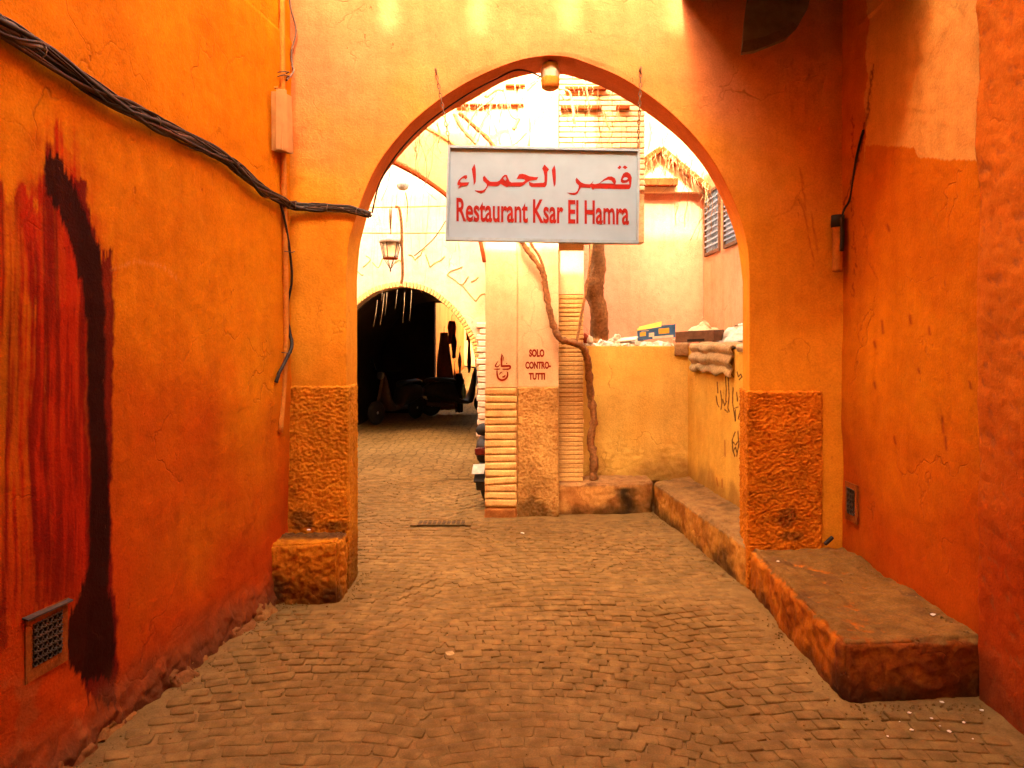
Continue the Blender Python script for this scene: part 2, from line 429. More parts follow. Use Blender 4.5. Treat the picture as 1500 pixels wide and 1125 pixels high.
M['dust'] = mat_ground('sandy_joint_dust'); M['farpave'] = mat_ground('dusty_far_setts', True)
gx = np.concatenate([np.linspace(-80, -5, 8), np.linspace(-4, 3, 140), np.linspace(4, 80, 8)])
gy = np.concatenate([np.linspace(-60, 0, 8), np.linspace(2, 9, 160), np.linspace(10, 120, 14)])
GX, GY = np.meshgrid(gx, gy); GP = np.stack([GX, GY, np.zeros_like(GX)], -1)
def ground_h(P):
    near = np.exp(-np.maximum(0, np.abs(P[..., 1] - 5.5) - 3.5) ** 2)
    Q = np.stack([P[..., 0], P[..., 1], np.zeros_like(P[..., 0])], -1)
    return near * (fbm(Q * 1.4 + 3, 2) * .012 + fbm(Q * 7 + 9, 3) * .0035)
GP[..., 2] = ground_h(GP)
ground = sheet('ground', GP, 'dust'); tag(ground, kind='structure')
# the paved street past the courtyard, a sheet just above
far = sheet('street', np.stack(np.meshgrid(np.linspace(-4, 1.6, 6), np.linspace(8.6, 60, 20)) + [np.full((20, 6), .008)], -1), 'farpave'); tag(far, kind='structure')

# ---- setts: real stones with worn tops in shallow arcs
def mat_sett(name):
    m, t, b = new_mat(name)
    tc = nd(t, 'ShaderNodeTexCoord'); oi = nd(t, 'ShaderNodeObjectInfo')
    geo = nd(t, 'ShaderNodeNewGeometry'); v = geo.outputs['Position']
    big = noise(t, v, .9, 5, .6); mid = noise(t, v, 16, 5, .65); fine = noise(t, v, 150, 3, .7); per = noise(t, v, 9.5, 1, .5)
    c = ramp(t, big, [(.3, (.175, .096, .026)), (.7, (.255, .150, .048))])
    c = mixc(t, 1.0, c, ramp(t, per, [(.3, (.74, .72, .70)), (.7, (1.14, 1.13, 1.10))]), 'MULTIPLY')
    c = mixc(t, 1.0, c, ramp(t, mid, [(.3, (.74, .72, .70)), (.65, (1.07, 1.07, 1.07))]), 'MULTIPLY')
    c = mixc(t, 1.0, c, ramp(t, fine, [(.25, (.74,) * 3), (.65, (1.05,) * 3)]), 'MULTIPLY')
    t.links.new(c, b.inputs['Base Color']); b.inputs['Roughness'].default_value = .8
    h = mth(t, 'ADD', mth(t, 'MULTIPLY', mid, .8), mth(t, 'MULTIPLY', fine, .35))
    bp = nd(t, 'ShaderNodeBump'); bp.inputs['Strength'].default_value = .5; bp.inputs['Distance'].default_value = .008
    t.links.new(h, bp.inputs['Height']); t.links.new(bp.outputs[0], b.inputs['Normal'])
    return m
M['sett'] = mat_sett('worn_brown_setts')
rs = random.Random(5)
def sett_template():
    hx, hy = rs.uniform(.0440, .0495), rs.uniform(.0325, .0365); V = []
    cs = [(-1, -1), (1, -1), (1, 1), (-1, 1)]; base = []
    for (sx, sy) in cs:
        jx, jy = rs.uniform(-.0055, .0055), rs.uniform(-.0055, .0055); cut = rs.uniform(.003, .010)
        cx, cy_ = sx * hx + jx, sy * hy + jy
        a = (cx - sx * cut, cy_); b_ = (cx, cy_ - sy * cut)
        base += [b_, a] if sx * sy < 0 else [a, b_]
    base = [base[i] for i in (0, 1, 2, 3, 4, 5, 6, 7)]
    ang = sorted(base, key=lambda q: math.atan2(q[1], q[0]))
    tilt = (rs.uniform(-.035, .035), rs.uniform(-.035, .035))
    for ins, z in ((1.02, -.05), (1.0, .000), (.97, .0052), (.91, .0062)):
        for x, y in ang: V.append((x * ins, y * ins, z + (x * tilt[0] + y * tilt[1] if z > 0 else 0)))
    V.append((0, 0, .0065))
    Fc = []
    for r in range(3):
        for k in range(8): Fc.append((r * 8 + k, r * 8 + (k + 1) % 8, (r + 1) * 8 + (k + 1) % 8, (r + 1) * 8 + k))
    for k in range(8): Fc.append((24 + k, 24 + (k + 1) % 8, 32))
    return V, Fc
SETT = [sett_template() for _ in range(14)]
SETT_ME = []
for V, Fc in SETT:
    me = bpy.data.meshes.new('sett'); me.from_pydata(V, [], Fc); me.polygons.foreach_set('use_smooth', np.ones(len(me.polygons), bool)); me.materials.append(M['sett']); SETT_ME.append(me)
PITCH = .100; ROWP = .075; spots = []
def wall_left_x(y): return -1.455 - LSL * (D - y) if y < D else -1.084
for col in range(-3, 3):
    hw = .60; xc = .22 + col * 2 * hw
    for row in range(0, 114):
        off = (row % 2) * .5 * PITCH
        n = int(2 * hw / PITCH) + 1
        for k in range(n):
            s = -hw + (k + .25) * PITCH + off * .95
            if s > hw: continue
            x = xc + s; a = s / hw
            y = 2.15 + row * ROWP - .09 * a * a + .05 * math.sin(x * 2.1 + row * .15)
            ang = math.atan2(-.18 * a / hw + .105 * math.cos(x * 2.1 + row * .15), 1)
            y += rs.uniform(-.008, .008); x += rs.uniform(-.008, .008)
            if y < 2.6 or y > 8.9: continue
            if y < D + .05 and x < wall_left_x(y) + .13: continue
            if 4.5 < y < 5.2 and x < -1.0: continue
            if y >= 5.2 and x < -2.9: continue
            if x > (2.02 if y < 3.28 else 1.44 if y < 4.9 else 1.55 - (y - 4.9) * .107 - .06): continue
            if y > 6.72 and x > -.30: continue
            if abs(x - at(647, 768, 6.54).x) < .27 and abs(y - 6.54) < .15: continue
            spots.append((x, y, ang + rs.uniform(-.06, .06)))
spots.sort(key=lambda q: q[1])
xy = np.array([(q[0], q[1], 0) for q in spots])
sink = ground_h(xy) + .001 + sst(-.5, .5, fbm(xy * 1.1 + 2, 2)) * .007 - .0045
restV, restF = [], []
vis = [i for i, (x, y, a) in enumerate(spots) if y > 2.80 and abs(x) < .70 * y]
near = set(vis[:300])
for i, (x, y, a) in enumerate(spots):
    ti = rs.randrange(14); z = float(sink[i]) + rs.uniform(-.0012, .0012)
    if i in near:
        o = bpy.data.objects.new('sett', SETT_ME[ti]); link(o, ground); o.location = (x, y, z); o.rotation_euler = (rs.uniform(-.02, .02), rs.uniform(-.02, .02), a)
    else:
        V, Fc = SETT[ti]; b0 = len(restV); ca, sa = math.cos(a), math.sin(a)
        restV += [(x + p[0] * ca - p[1] * sa, y + p[0] * sa + p[1] * ca, z + p[2]) for p in V]
        restF += [tuple(b0 + q for q in f) for f in Fc]
o = mesh('far_setts', restV, restF, 'sett', ground, True); tag(o, kind='stuff')

# ================================================================== ALLEY WALLS
def common_dirt(P, C, base_h=.35, amt=.55, col=(.10, .045, .02)):
    z = P[..., 2]; n = fbm(P * 3.0 + 4, 4)
    m = sst(base_h, 0, z + n * .12) * amt
    return lerp(C, np.array(col), m)

# ---- left wall: orange limewash with a big dark red paint spill
Yl = np.concatenate([np.linspace(-8, 2.2, 18), np.linspace(2.3, D + .03, 330)])
Zl = np.concatenate([np.linspace(-.12, 3.98, 500), np.linspace(4.05, 6.2, 6)])
YY, ZZ = np.meshgrid(Yl, Zl); P = np.stack([-1.455 - LSL * (D - YY), YY, ZZ], -1)
px, py = proj(np.where(P[..., 1:2] > 1, P, P + np.array([0, 20, 0])))
nrm = np.array([1, -LSL, 0]) / math.hypot(1, LSL)
C = np.tile(ORANGE, P.shape[:2] + (1,)) * np.ones(P.shape)
C = lerp(C, np.array([.68, .215, .002]), sst(-.25, .6, fbm(P * .9 + 8, 3)) * .7)
C = lerp(C, np.array([.53, .047, .002]), sst(1.9, .3, P[..., 2] + .5 * fbm(P * 1.1 + 21, 3)) * .9)  # redder low down: the wall's deeper shade put into its colour
jx = fbm(P * 14, 4); jy = fbm(P * 11 + 30, 3); stre = fbm(np.stack([P[..., 0] * 0, P[..., 1] * 30, P[..., 2] * 1.1], -1), 4)
fine = fbm(np.stack([P[..., 0] * 0, P[..., 1] * 75, P[..., 2] * 3.5], -1), 3)
X1 = px + jx * 5 + stre * 3; Y1 = py + jy * 8 + stre * 30
red = [(88, 170), (98, 205), (108, 240), (118, 285), (132, 330), (150, 400), (128, 460), (128, 850), (96, 885), (30, 905), (-60, 930), (-60, 300), (-10, 288), (28, 285), (50, 300), (58, 262), (66, 225), (78, 200)]
mred = aapoly(X1, Y1, red, 2.5)
dens = np.clip(.84 + .7 * stre + .35 * fine, 0.5, 1)
core = sst(25, 70, px + jx * 14) * (1 - sst(128, 135, px)) * sst(190, 330, py)
dens = np.clip(dens * (.9 + .25 * core) + .35 * core, 0, 1) * (1 - .30 * sst(780, 900, py))
st2 = fbm(np.stack([P[..., 0] * 0, P[..., 1] * 16 + 50, P[..., 2] * .8], -1), 3)
redc = np.array([.48, .022, .002]) + (np.array([.20, .006, .002]) - np.array([.48, .022, .002])) * sst(-.3, .6, st2 + .4 * fine)[..., None]
halo = np.exp(-(segdist(px, py, red[:6] + red[11:] + red[:1]) / 26) ** 2) * np.clip(.5 + .8 * stre + .5 * jx, 0, 1) * sst(140, 200, py)
C = lerp(C, np.array([.46, .045, .003]), halo * .75)
C = C + (redc - C) * (mred * dens * .97)[..., None]
drip = sst(.28, .5, stre + .6 * fine) * (py < 960 + jx * 60) * sst(134, 126, px) * sst(300, 380, py)
C = lerp(C, np.array([.24, .012, .003]), drip * .65)
fl = [(100, 255), (130, 270), (128, 300), (138, 330), (146, 372), (163, 370), (165, 400), (165, 575), (160, 720), (164, 860), (172, 930), (172, 1000), (160, 1035), (128, 1020), (120, 1000), (126, 900), (128, 430)]
C = lerp(C, np.array([.17, .008, .003]), aapoly(px + jx * 3, py + jy * 6 + 22 * fine, fl) * .95)
dk = [(64, 238), (74, 226), (90, 232), (104, 258), (118, 300), (136, 338), (148, 375), (151, 440), (154, 520), (152, 600), (157, 700), (160, 800), (156, 860), (163, 900), (170, 945), (160, 996), (118, 992), (99, 968), (97, 905), (112, 875), (126, 830), (130, 700), (128, 560), (126, 480), (118, 420), (104, 360), (86, 305), (68, 285)]
C = lerp(C, np.array([.028, .005, .002]), aapoly(px + jx * 2.2, py + jy * 5 + 12 * fine + 10 * stre, dk) * .97)
# repaired scratch, bare scuffs and grey grime at the foot
sc = np.exp(-(segdist(px, py, [(165, 395), (200, 382), (240, 390), (262, 410)]) / 3) ** 2) * (fine > -.1)
C = lerp(C, np.array([.80, .34, .07]), sc * .5)
foot = sst(.30, .02, P[..., 2] + .10 * fbm(P * 4 + 2, 4)); C = lerp(C, np.array([.13, .06, .02]), foot * .7)
pale = sst(.05, .5, fbm(P * 5 + 13, 4)) * sst(980, 1010, py) * (1 - sst(165, 180, px)); C = lerp(C, np.array([.40, .15, .04]), pale * .4)
C = common_dirt(P, C, .22, .6)
dsp = fbm(P * 1.2 + 1, 2) * .016 + fbm(P * 5 + 7, 3) * .0035 + sst(.24, .0, P[..., 2] + .05 * fbm(P * 6, 3)) * .035 * (1 + .6 * fbm(P * 12, 3))
dsp = np.where(P[..., 2] > 3.6, 0, dsp)
o = sheet('alley_wall', P + dsp[..., None] * nrm, 'paint', None, -nrm * .4, C)
tag(o, 'orange plaster alley wall with a huge dark red drip-streaked paint spill', 'wall')
LEFTW = o
# rubble footing along its base
rb = random.Random(11); k = 0
foot_root = empty('rubble_footing', 'crumbling orange mortar footing along the base of the paint-spilled wall', 'footing', None, (-1.6, 3.4, 0))
yy = 2.75
while yy < 4.5:
    L = rb.uniform(.14, .34); wdt = rb.uniform(.04, .10); hh = rb.uniform(.03, .085)
    x0 = wall_left_x(yy) + .005; x1 = wall_left_x(yy + L) + .005
    if rb.random() < .85:
        lumpy('mortar_lump', [(x0, yy, -.02), (x0 + wdt * .9, yy, -.02), (x1 + wdt, yy + L, -.02), (x1, yy + L, -.02), (x0, yy, hh), (x0 + wdt * .4, yy + .02, hh * .7), (x1 + wdt * .4, yy + L - .02, hh * .6), (x1, yy + L, hh)],
              .011, .014, 22, 'rough', foot_root, color=(.42, .20, .055) if k % 3 else (.32, .13, .04), rnd=.025, big=.012)
    yy += L + rb.uniform(-.02, .05); k += 1

# ---- right wall
Yr = np.concatenate([np.linspace(-8, 2.6, 16), np.linspace(2.7, D + .03, 230)]); Zr = np.concatenate([np.linspace(-.12, 3.98, 400), np.linspace(4.05, 5.7, 5)])
YY, ZZ = np.meshgrid(Yr, Zr); P = np.stack([np.full_like(YY, RX), YY, ZZ], -1)
px, py = proj(np.where(P[..., 1:2] > 1, P, P + np.array([0, 20, 0])))
C = np.ones(P.shape) * np.array([.62, .195, .003])
C = lerp(C, np.array([.56, .13, .002]), sst(-.3, .5, fbm(P * 1.0 + 48, 3)) * .6)
C = lerp(C, np.array([.44, .036, .002]), sst(1.5, .3, P[..., 2] + .4 * fbm(P * 1.3 + 3, 3)) * .6)  # lower part reddened to stand in for the shade there
n1 = fbm(P * 6 + 2, 3)
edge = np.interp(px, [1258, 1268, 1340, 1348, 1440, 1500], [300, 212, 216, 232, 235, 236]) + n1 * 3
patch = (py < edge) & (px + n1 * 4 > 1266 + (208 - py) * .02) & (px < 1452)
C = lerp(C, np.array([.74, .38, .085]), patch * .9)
crk = np.exp(-(segdist(px + fbm(P * 20, 3) * 3, py, [(1236, 300), (1248, 270), (1256, 230), (1266, 190), (1274, 140), (1279, 95)]) / 1.6) ** 2)
C = lerp(C, np.array([.10, .02, .006]), crk * .8)
crk = np.exp(-(segdist(px + fbm(P * 24, 3) * 4, py, [(1250, 170), (1249, 300), (1252, 380), (1248, 440)]) / 1.2) ** 2) * (fbm(P * 8, 2) > -.1)
C = lerp(C, np.array([.20, .03, .006]), crk * .7)
for (a, b_, L) in ((1290, 470, 18), (1330, 462, 12), (1360, 480, 10), (1300, 330, 8), (1380, 610, 24), (1385, 640, 18), (1280, 500, 9), (1281, 560, 8), (1310, 640, 10), (1420, 560, 9), (1345, 540, 6)):
    C = lerp(C, np.array([.24, .03, .008]), np.exp(-(segdist(px, py, [(a, b_), (a + 2, b_ + L)]) / 2.0) ** 2) * .7)
C = common_dirt(P, C, .16, .6)
dsp = fbm(P * 1.3 + 11, 2) * .014 + n1 * .003
dsp = np.where(P[..., 2] > 3.6, 0, dsp)
o = sheet('alley_wall', P - dsp[..., None] * np.array([1, 0, 0]), 'paint', None, (.4, 0, 0), C)
tag(o, 'deep orange plaster alley wall rising behind the long plastered bench', 'wall')
bz = lumpy('plaster_buttress', [(2.125, 1.4, -.05), (2.26, 1.4, -.05), (2.26, 3.392, -.05), (2.128, 3.392, -.05), (2.125, 1.4, 4.6), (2.26, 1.4, 4.6), (2.26, 3.392, 4.6), (2.128, 3.392, 4.6)], .014, .0045, 16, 'paint',
      paintfn=lambda P, h: common_dirt(P, lerp(lerp(np.tile(np.array([.60, .17, .012]), (len(P), 1)), np.array([.44, .062, .004]), sst(1.7, .5, P[:, 2] + .3 * fbm(P * 2, 2))), np.array([.30, .10, .03]), (h < -.55) * .5), .35, .6), rnd=.012, big=.012)
tag(bz, 'rough scaling orange plaster buttress cut off by the picture edge beside the bench', 'buttress')

# ================================================================== THE ARCH WALL
def resample(pts, n):
    pts = np.array(pts, float); d = np.r_[0, np.cumsum(np.linalg.norm(np.diff(pts, axis=0), axis=1))]
    s = np.linspace(0, d[-1], n); return np.stack([np.interp(s, d, pts[:, k]) for k in range(pts.shape[1])], 1)
def spline2(pts, n=6):
    return [(p.x, p.y) for p in smooth_path([(a, b, 0) for a, b in pts], n)]
frontL = [(507, 400), (510, 358), (520, 323), (533, 284), (553, 242), (580, 205), (607, 176), (644, 146), (680, 123), (720, 103), (765, 87), (804, 81)]
frontR = [(804, 81), (835, 84), (867, 95), (907, 112), (941, 133), (973, 157), (1000, 182), (1027, 212), (1053, 250), (1075, 295), (1088, 330), (1095, 362), (1098, 405)]
backL = [(523, 410), (527, 362), (535, 328), (545, 294), (564, 256), (591, 222), (620, 193), (650, 169), (697, 143), (735, 121), (770, 110), (800, 106)]
backR = [(800, 106), (825, 109), (857, 118), (888, 130), (925, 151), (941, 161), (971, 183), (1003, 211), (1032, 246), (1053, 282), (1068, 318), (1080, 356), (1088, 412)]
TH = .31
def curve_w(Lc, Rc, Y):
    def half(c): return [at(a, b, Y) for a, b in spline2(c, 8)]
    L_, R_ = half(Lc), half(Rc)
    jl = np.linspace(-.06, L_[0].z, 90)[:-1]; jr = np.linspace(R_[-1].z, -.06, 90)[1:]
    l = resample([(p.x, p.z) for p in L_], 110); r = resample([(p.x, p.z) for p in R_], 110)[1:]
    return np.concatenate([np.stack([np.full_like(jl, l[0, 0]), jl], 1), l, r, np.stack([np.full_like(jr, r[-1, 0]), jr], 1)])
fi = curve_w(frontL, frontR, D); bi = curve_w(backL, backR, D + TH)
NK = len(fi)
def outer(c, XL, XR, H):
    zl, zr = c[89, 1], c[89 + 218, 1]; xa = c[198, 0]
    O = np.zeros_like(c)
    O[:89] = np.stack([np.full(89, XL), c[:89, 1]], 1); O[-89:] = np.stack([np.full(89, XR), c[-89:, 1]], 1)
    O[89:199] = resample([(XL, zl), (XL, H), (xa, H)], 110); O[198:308] = resample([(xa, H), (XR, H), (XR, zr)], 110)
    return O
HA = 3.96
fo = outer(fi, -1.62, 2.30, HA); bo = outer(bi, -1.62, 2.30, HA)
def lay(c, Y): return np.stack([c[:, 0], np.full(NK, Y), c[:, 1]], 1)
rows = []
for s in (1, .5, .05): rows.append(lay(bi * (1 - s) + bo * s, D + TH))
rows.append(lay(bi, D + TH))
for s in (.03, .2, .4, .6, .8, .97): rows.append(lay(bi * (1 - s) + fi * s, D + TH * (1 - s)))
ss = np.r_[0, .006, np.linspace(.02, 1, 95)]
for s in ss: rows.append(lay(fi * (1 - s) + fo * s, D))
P = np.array(rows); px, py = proj(P)
C = np.ones(P.shape) * np.array([.78, .345, .022])
C = lerp(C, np.array([.76, .315, .016]), sst(-.4, .5, fbm(P * .9 + 31, 3)) * .8)
toplit = sst(2.3, 3.7, P[..., 2] + .35 * fbm(P * 1.3 + 70, 4))      # bright upper light put into the colour as a paler coat
C = lerp(C, np.array([.63, .245, .115]), toplit * .9)
for (a, b_, L) in ((1172, 245, 60), (1176, 300, 40), (1190, 310, 60), (1184, 345, 35)):
    C = lerp(C, np.array([.30, .04, .008]), np.exp(-(segdist(px + fbm(P * 20, 2) * 2, py, [(a, b_), (a + 8, b_ + L)]) / 1.3) ** 2) * .5)
C = common_dirt(P, C, .3, .6)
rv = np.zeros(len(rows)); rv[3:11] = 1; C = lerp(C, np.array([.66, .13, .008]), rv[:, None] * sst(2.15, 2.75, P[..., 2]) * .9)   # red bounce shade under the arch, put into the colour
edgefade = np.concatenate([np.zeros(10), sst(0, .06, ss)])[:, None]
P = P + (np.array([0, -1, 0]) * ((fbm(P * 1.1 + 60, 2) * .012 + fbm(P * 6 + 3, 3) * .002) * edgefade)[..., None])
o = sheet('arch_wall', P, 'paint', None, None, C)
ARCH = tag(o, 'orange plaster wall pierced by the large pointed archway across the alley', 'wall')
def rough_paint(basec, dirt=.35, dark=(.05, .025, .012), spots=()):
    def f(P, h):
        C = np.tile(np.array(basec), (len(P), 1)); C = lerp(C, np.array(basec) * np.array([.72, .55, .4]), sst(.1, -.7, h) * .8)
        C = lerp(C, np.array(basec) * np.array([.6, .5, .45]), sst(.2, .8, fbm(P * 2.3 + 3, 3)) * .35)
        C = common_dirt(P, C, dirt, .65, dark)
        for (c, r) in spots:
            q = np.linalg.norm((P - np.array(c)) / np.array(r), axis=1); C = lerp(C, np.array([.03, .02, .016]), sst(1.1, .3, q + .5 * fbm(P * 9, 3)) * .6)
        return C
    return f
lumpy('roughcast_panel', [(-1.50, D - .016, -.05), (-1.068, D - .016, -.05), (-1.072, D + TH - .01, -.05), (-1.50, D + TH - .01, -.05), (-1.50, D - .014, 1.335), (-1.070, D - .014, 1.335), (-1.074, D + TH - .01, 1.335), (-1.50, D + TH - .01, 1.335)],
      .0058, .0065, 50, 'rough', ARCH, paintfn=rough_paint((.78, .32, .018), .5, spots=(((-1.36, D, .47), (.12, .2, .09)), ((-1.2, D, .42), (.18, .2, .05)))), rnd=.012, aniso=(1, 1, 1.3))
lumpy('roughcast_panel', [(1.540, D - .016, -.05), (2.03, D - .016, -.05), (2.03, D + TH - .01, -.05), (1.585, D + TH - .01, -.05), (1.540, D - .018, 1.30), (2.035, D - .018, 1.30), (2.035, D + TH - .01, 1.30), (1.585, D + TH - .01, 1.30)],
      .0058, .0085, 42, 'rough', ARCH, paintfn=rough_paint((.76, .25, .012), .25, spots=(((1.80, D, .48), (.10, .3, .10)), ((1.83, D, .36), (.12, .3, .05)))), rnd=.012, aniso=(1, 1, 1.9))
# unseen block added over the right part to shade the court behind
o = lumpy('unseen_shade_block', [(.55, D - .0, HA), (2.35, D, HA), (2.35, D + .5, HA), (.55, D + .5, HA), (.55, D, 6.2), (2.35, D, 6.2), (2.35, D + .5, 6.2), (.55, D + .5, 6.2)], .1, .004, 6, 'paint', ARCH, color=(.74, .26, .03), rnd=0)
box('left_sun_block', (-1.28, D + .15, 4.51), (1.44, .298, 1.09), 'orange', ARCH)  # added out of view to keep the sun off the court ground
# worn plaster block at the foot of the left pier
o = lumpy('plaster_block', [(-1.56, 4.575, -.05), (-1.075, 4.60, -.05), (-1.068, D - .02, -.05), (-1.53, D - .02, -.05), (-1.56, 4.585, .365), (-1.085, 4.61, .385), (-1.068, D - .02, .40), (-1.53, D - .02, .385)],
      .0065, .009, 26, 'rough', None, paintfn=lambda P, h: lerp(rough_paint((.76, .28, .014), .25, spots=(((-1.47, 4.58, .12), (.10, .2, .16)), ((-1.15, 4.6, .04), (.10, .2, .07))))(P, h), np.array([.05, .032, .02]), sst(.355, .378, P[:, 2]) * sst(4.64, 4.72, P[:, 1]) * .85), rnd=.035, big=.015)
tag(o, 'squat roughcast plaster block at the foot of the arch pier', 'block')

# ================================================================== BENCHES
def bench_paint(top, side, dark=.5, front=None):
    def f(P, h):
        C = np.tile(np.array(side, float), (len(P), 1))
        C = lerp(C, np.array(side) * np.array([.55, .4, .35]), sst(-.1, .6, fbm(P * 4 + 8, 4)) * .7)
        if front is not None: C = lerp(C, np.array([.17, .035, .010]), sst(front + .06, front - .0, P[:, 1]) * (.75 + .25 * h))
        C = common_dirt(P, C, .14, .75, (.03, .02, .012))
        wear = sst(.245, .262, P[:, 2] + .012 * h)
        C = lerp(C, np.array(top) * 1.0, wear)
        C = lerp(C, np.array([.15, .075, .03]), wear * sst(.1, .8, fbm(P * 3.2 + 40, 4)) * .7)
        return C
    return f
o = lumpy('plaster_bench', [(1.500, 3.345, -.05), (2.19, 3.395, -.05), (2.19, D - .0, -.05), (1.555, D - .0, -.05), (1.505, 3.36, .268), (2.19, 3.40, .276), (2.19, D - .0, .285), (1.560, D - .0, .275)],
      .009, .009, 16, 'rough', None, paintfn=bench_paint((.27, .145, .036), (.58, .185, .012), front=3.42), rnd=.045, big=.020)
tag(o, 'long plastered bench with dusty top and dark stained end in the foreground', 'bench')
BENCH = o
o = lumpy('low_ledge', [(1.548, D + .02, -.05), (1.95, D + .02, -.05), (1.80, 7.32, -.05), (1.335, 7.02, -.05), (1.556, D + .02, .285), (1.95, D + .02, .285), (1.80, 7.32, .290), (1.343, 7.02, .290)],
      .0125, .008, 24, 'rough', None, paintfn=bench_paint((.36, .21, .07), (.66, .32, .05)), rnd=.035, big=.012)
tag(o, 'low roughcast ledge running below the wall with black calligraphy', 'ledge')
o = lumpy('low_ledge', [(.10, 6.86, -.05), (1.336, 7.005, -.05), (1.336, 7.35, -.05), (.10, 7.35, -.05), (.10, 6.865, .285), (1.342, 7.01, .290), (1.342, 7.35, .292), (.10, 7.35, .288)],
      .0125, .009, 26, 'rough', None, paintfn=lambda P, h: lerp(bench_paint((.46, .26, .10), (.76, .42, .12))(P, h), np.array([.028, .02, .016]), np.exp(-((P[:, 0] - 1.08 - .05 * fbm(P * 8, 2)) / .11) ** 2) * sst(.26, .22, P[:, 2]) * .95), rnd=.03, big=.008)
tag(o, 'low roughcast ledge with a black scorch mark under the vine', 'ledge')

# ================================================================== COURTYARD: second arch with stencilled panels
YS = 6.82
c2 = [(-.242, -.06), (-.242, .6), (-.242, 1.4), (-.242, 2.22)]
arc = spline2([(-.242, 2.22), (-.262, 2.40), (-.320, 2.62), (-.44, 2.80), (-.605, 2.965), (-.85, 3.14), (-1.096, 3.275), (-1.40, 3.41), (-1.70, 3.50)], 8)
half = c2[:-1] + arc
full = half + [(-3.4 - x, z) for x, z in half[::-1][1:]]
ic = resample(full, 240)
oc = np.zeros_like(ic); XL2, XR2, H2 = -4.6, .43, 8.0
top = 120
zr_ = .0
oc[:] = resample([(XR2, -.06), (XR2, H2), (XL2, H2), (XL2, -.06)], 240)
mlow = ic[:, 1] < 2.2
oc[mlow, 1] = np.where(True, ic[mlow, 1], 0); oc[mlow & (ic[:, 0] > -1), 0] = XR2; oc[mlow & (ic[:, 0] < -1), 0] = XL2
hi = np.where(~mlow)[0]; oc[hi] = resample([(XR2, 2.2), (XR2, H2), (XL2, H2), (XL2, 2.2)], len(hi))
rows = []
def lay2(c, Y): return np.stack([c[:, 0], np.full(len(c), Y), c[:, 1]], 1)
TH2 = .20
for s in (1, .05, 0): rows.append(lay2(ic * (1 - s) + oc * s, YS + TH2))
for s in (.03, .5, .97): rows.append(lay2(ic, YS + TH2 * (1 - s)))
for s in np.r_[0, .01, np.linspace(.04, 1, 40)]: rows.append(lay2(ic * (1 - s) + oc * s, YS))
P = np.array(rows)
C = np.ones(P.shape) * PEACH
o = sheet('courtyard_arch_wall', P, 'paint', None, None, C)
SOLO = tag(o, 'peach plaster wall with stencilled words and a side arch seen through the archway', 'wall')
def flat_slab(name, x0, x1, z0, z1, y, t, mat, parent, bev=.006, **kw):
    return box(name, ((x0 + x1) / 2, y + t / 2, (z0 + z1) / 2), (x1 - x0, t, z1 - z0), mat, parent, bevel=bev)
def pxz(px, py, Y=YS): p = at(px, py, Y); return p.x, p.z
xa, za = pxz(711, 568); xb, _ = pxz(757, 568); xc_, _ = pxz(760, 568); xd, _ = pxz(818, 568)
flat_slab('plaster_panel', xa + .002, xb - .002, za + .004, 4.3, YS - .012, .03, 'peach', SOLO)
flat_slab('plaster_panel', xc_ - .006, xd, za + .010, 4.3, YS - .020, .04, 'peach', SOLO)
flat_slab('pale_pilaster', pxz(772, 0)[0], xd - .004, 2.9, 4.6, YS - .05, .05, 'cream', SOLO)
# moulding that echoes the side arch
off = []
for x, z in arc: off.append(Vector((x + .22, YS - .004, z + .36)))
tube('arch_moulding', off[20:], .018, 'brick', SOLO, 6)
rim = [Vector((x, YS - .004, z)) for x, z in arc]
tube('arch_rim', rim[6:], .020, 'brick_red', SOLO, 6)
# flat brick quoin
zb = za; rq = random.Random(3); n = 16; z0 = .10; hgt = (za - z0) / n
lumpy('quoin_foot', [(xa - .012, YS - .05, -.05), (xb + .005, YS - .05, -.05), (xb + .005, YS + .1, -.05), (xa - .012, YS + .1, -.05), (xa - .004, YS - .042, z0 - .008), (xb, YS - .042, z0 - .008), (xb, YS + .1, z0 - .008), (xa - .004, YS + .1, z0 - .008)], .014, .006, 20, 'rough', SOLO, color=(.52, .22, .06), rnd=.02)
for k in range(n):
    t0 = z0 + k * hgt; tl = rq.uniform(-.004, .004) + (.012 if k == 3 else 0)
    lumpy('brick', [(xa - rq.uniform(0, .006), YS - .038 - rq.uniform(0, .004), t0 + .003 - tl), (xb - rq.uniform(0, .008), YS - .038, t0 + .003 + tl), (xb, YS + .02, t0 + .005), (xa, YS + .02, t0 + .005),
                    (xa - rq.uniform(0, .004), YS - .038, t0 + hgt - .003 - tl), (xb - rq.uniform(0, .006), YS - .038, t0 + hgt - .003 + tl), (xb, YS + .02, t0 + hgt - .006), (xa, YS + .02, t0 + hgt - .006)], .02, .0012, 30, 'brick', SOLO, rnd=.0)
flat_slab('mortar_backing', xa + .004, xb + .004, .02, za - .002, YS - .018, .03, 'joint', SOLO, bev=.002)
lumpy('roughcast_panel', [(xb + .006, YS - .030, -.05), (xd + .004, YS - .030, -.05), (xd + .004, YS + .05, -.05), (xb + .006, YS + .05, -.05), (xb + .006, YS - .030, za + .004), (xd, YS - .030, za + .012), (xd, YS + .05, za + .012), (xb + .006, YS + .05, za + .004)],
      .0075, .0075, 44, 'rough', SOLO, paintfn=rough_paint((.82, .53, .17), .10), rnd=.012, aniso=(1, 1, 1.4))
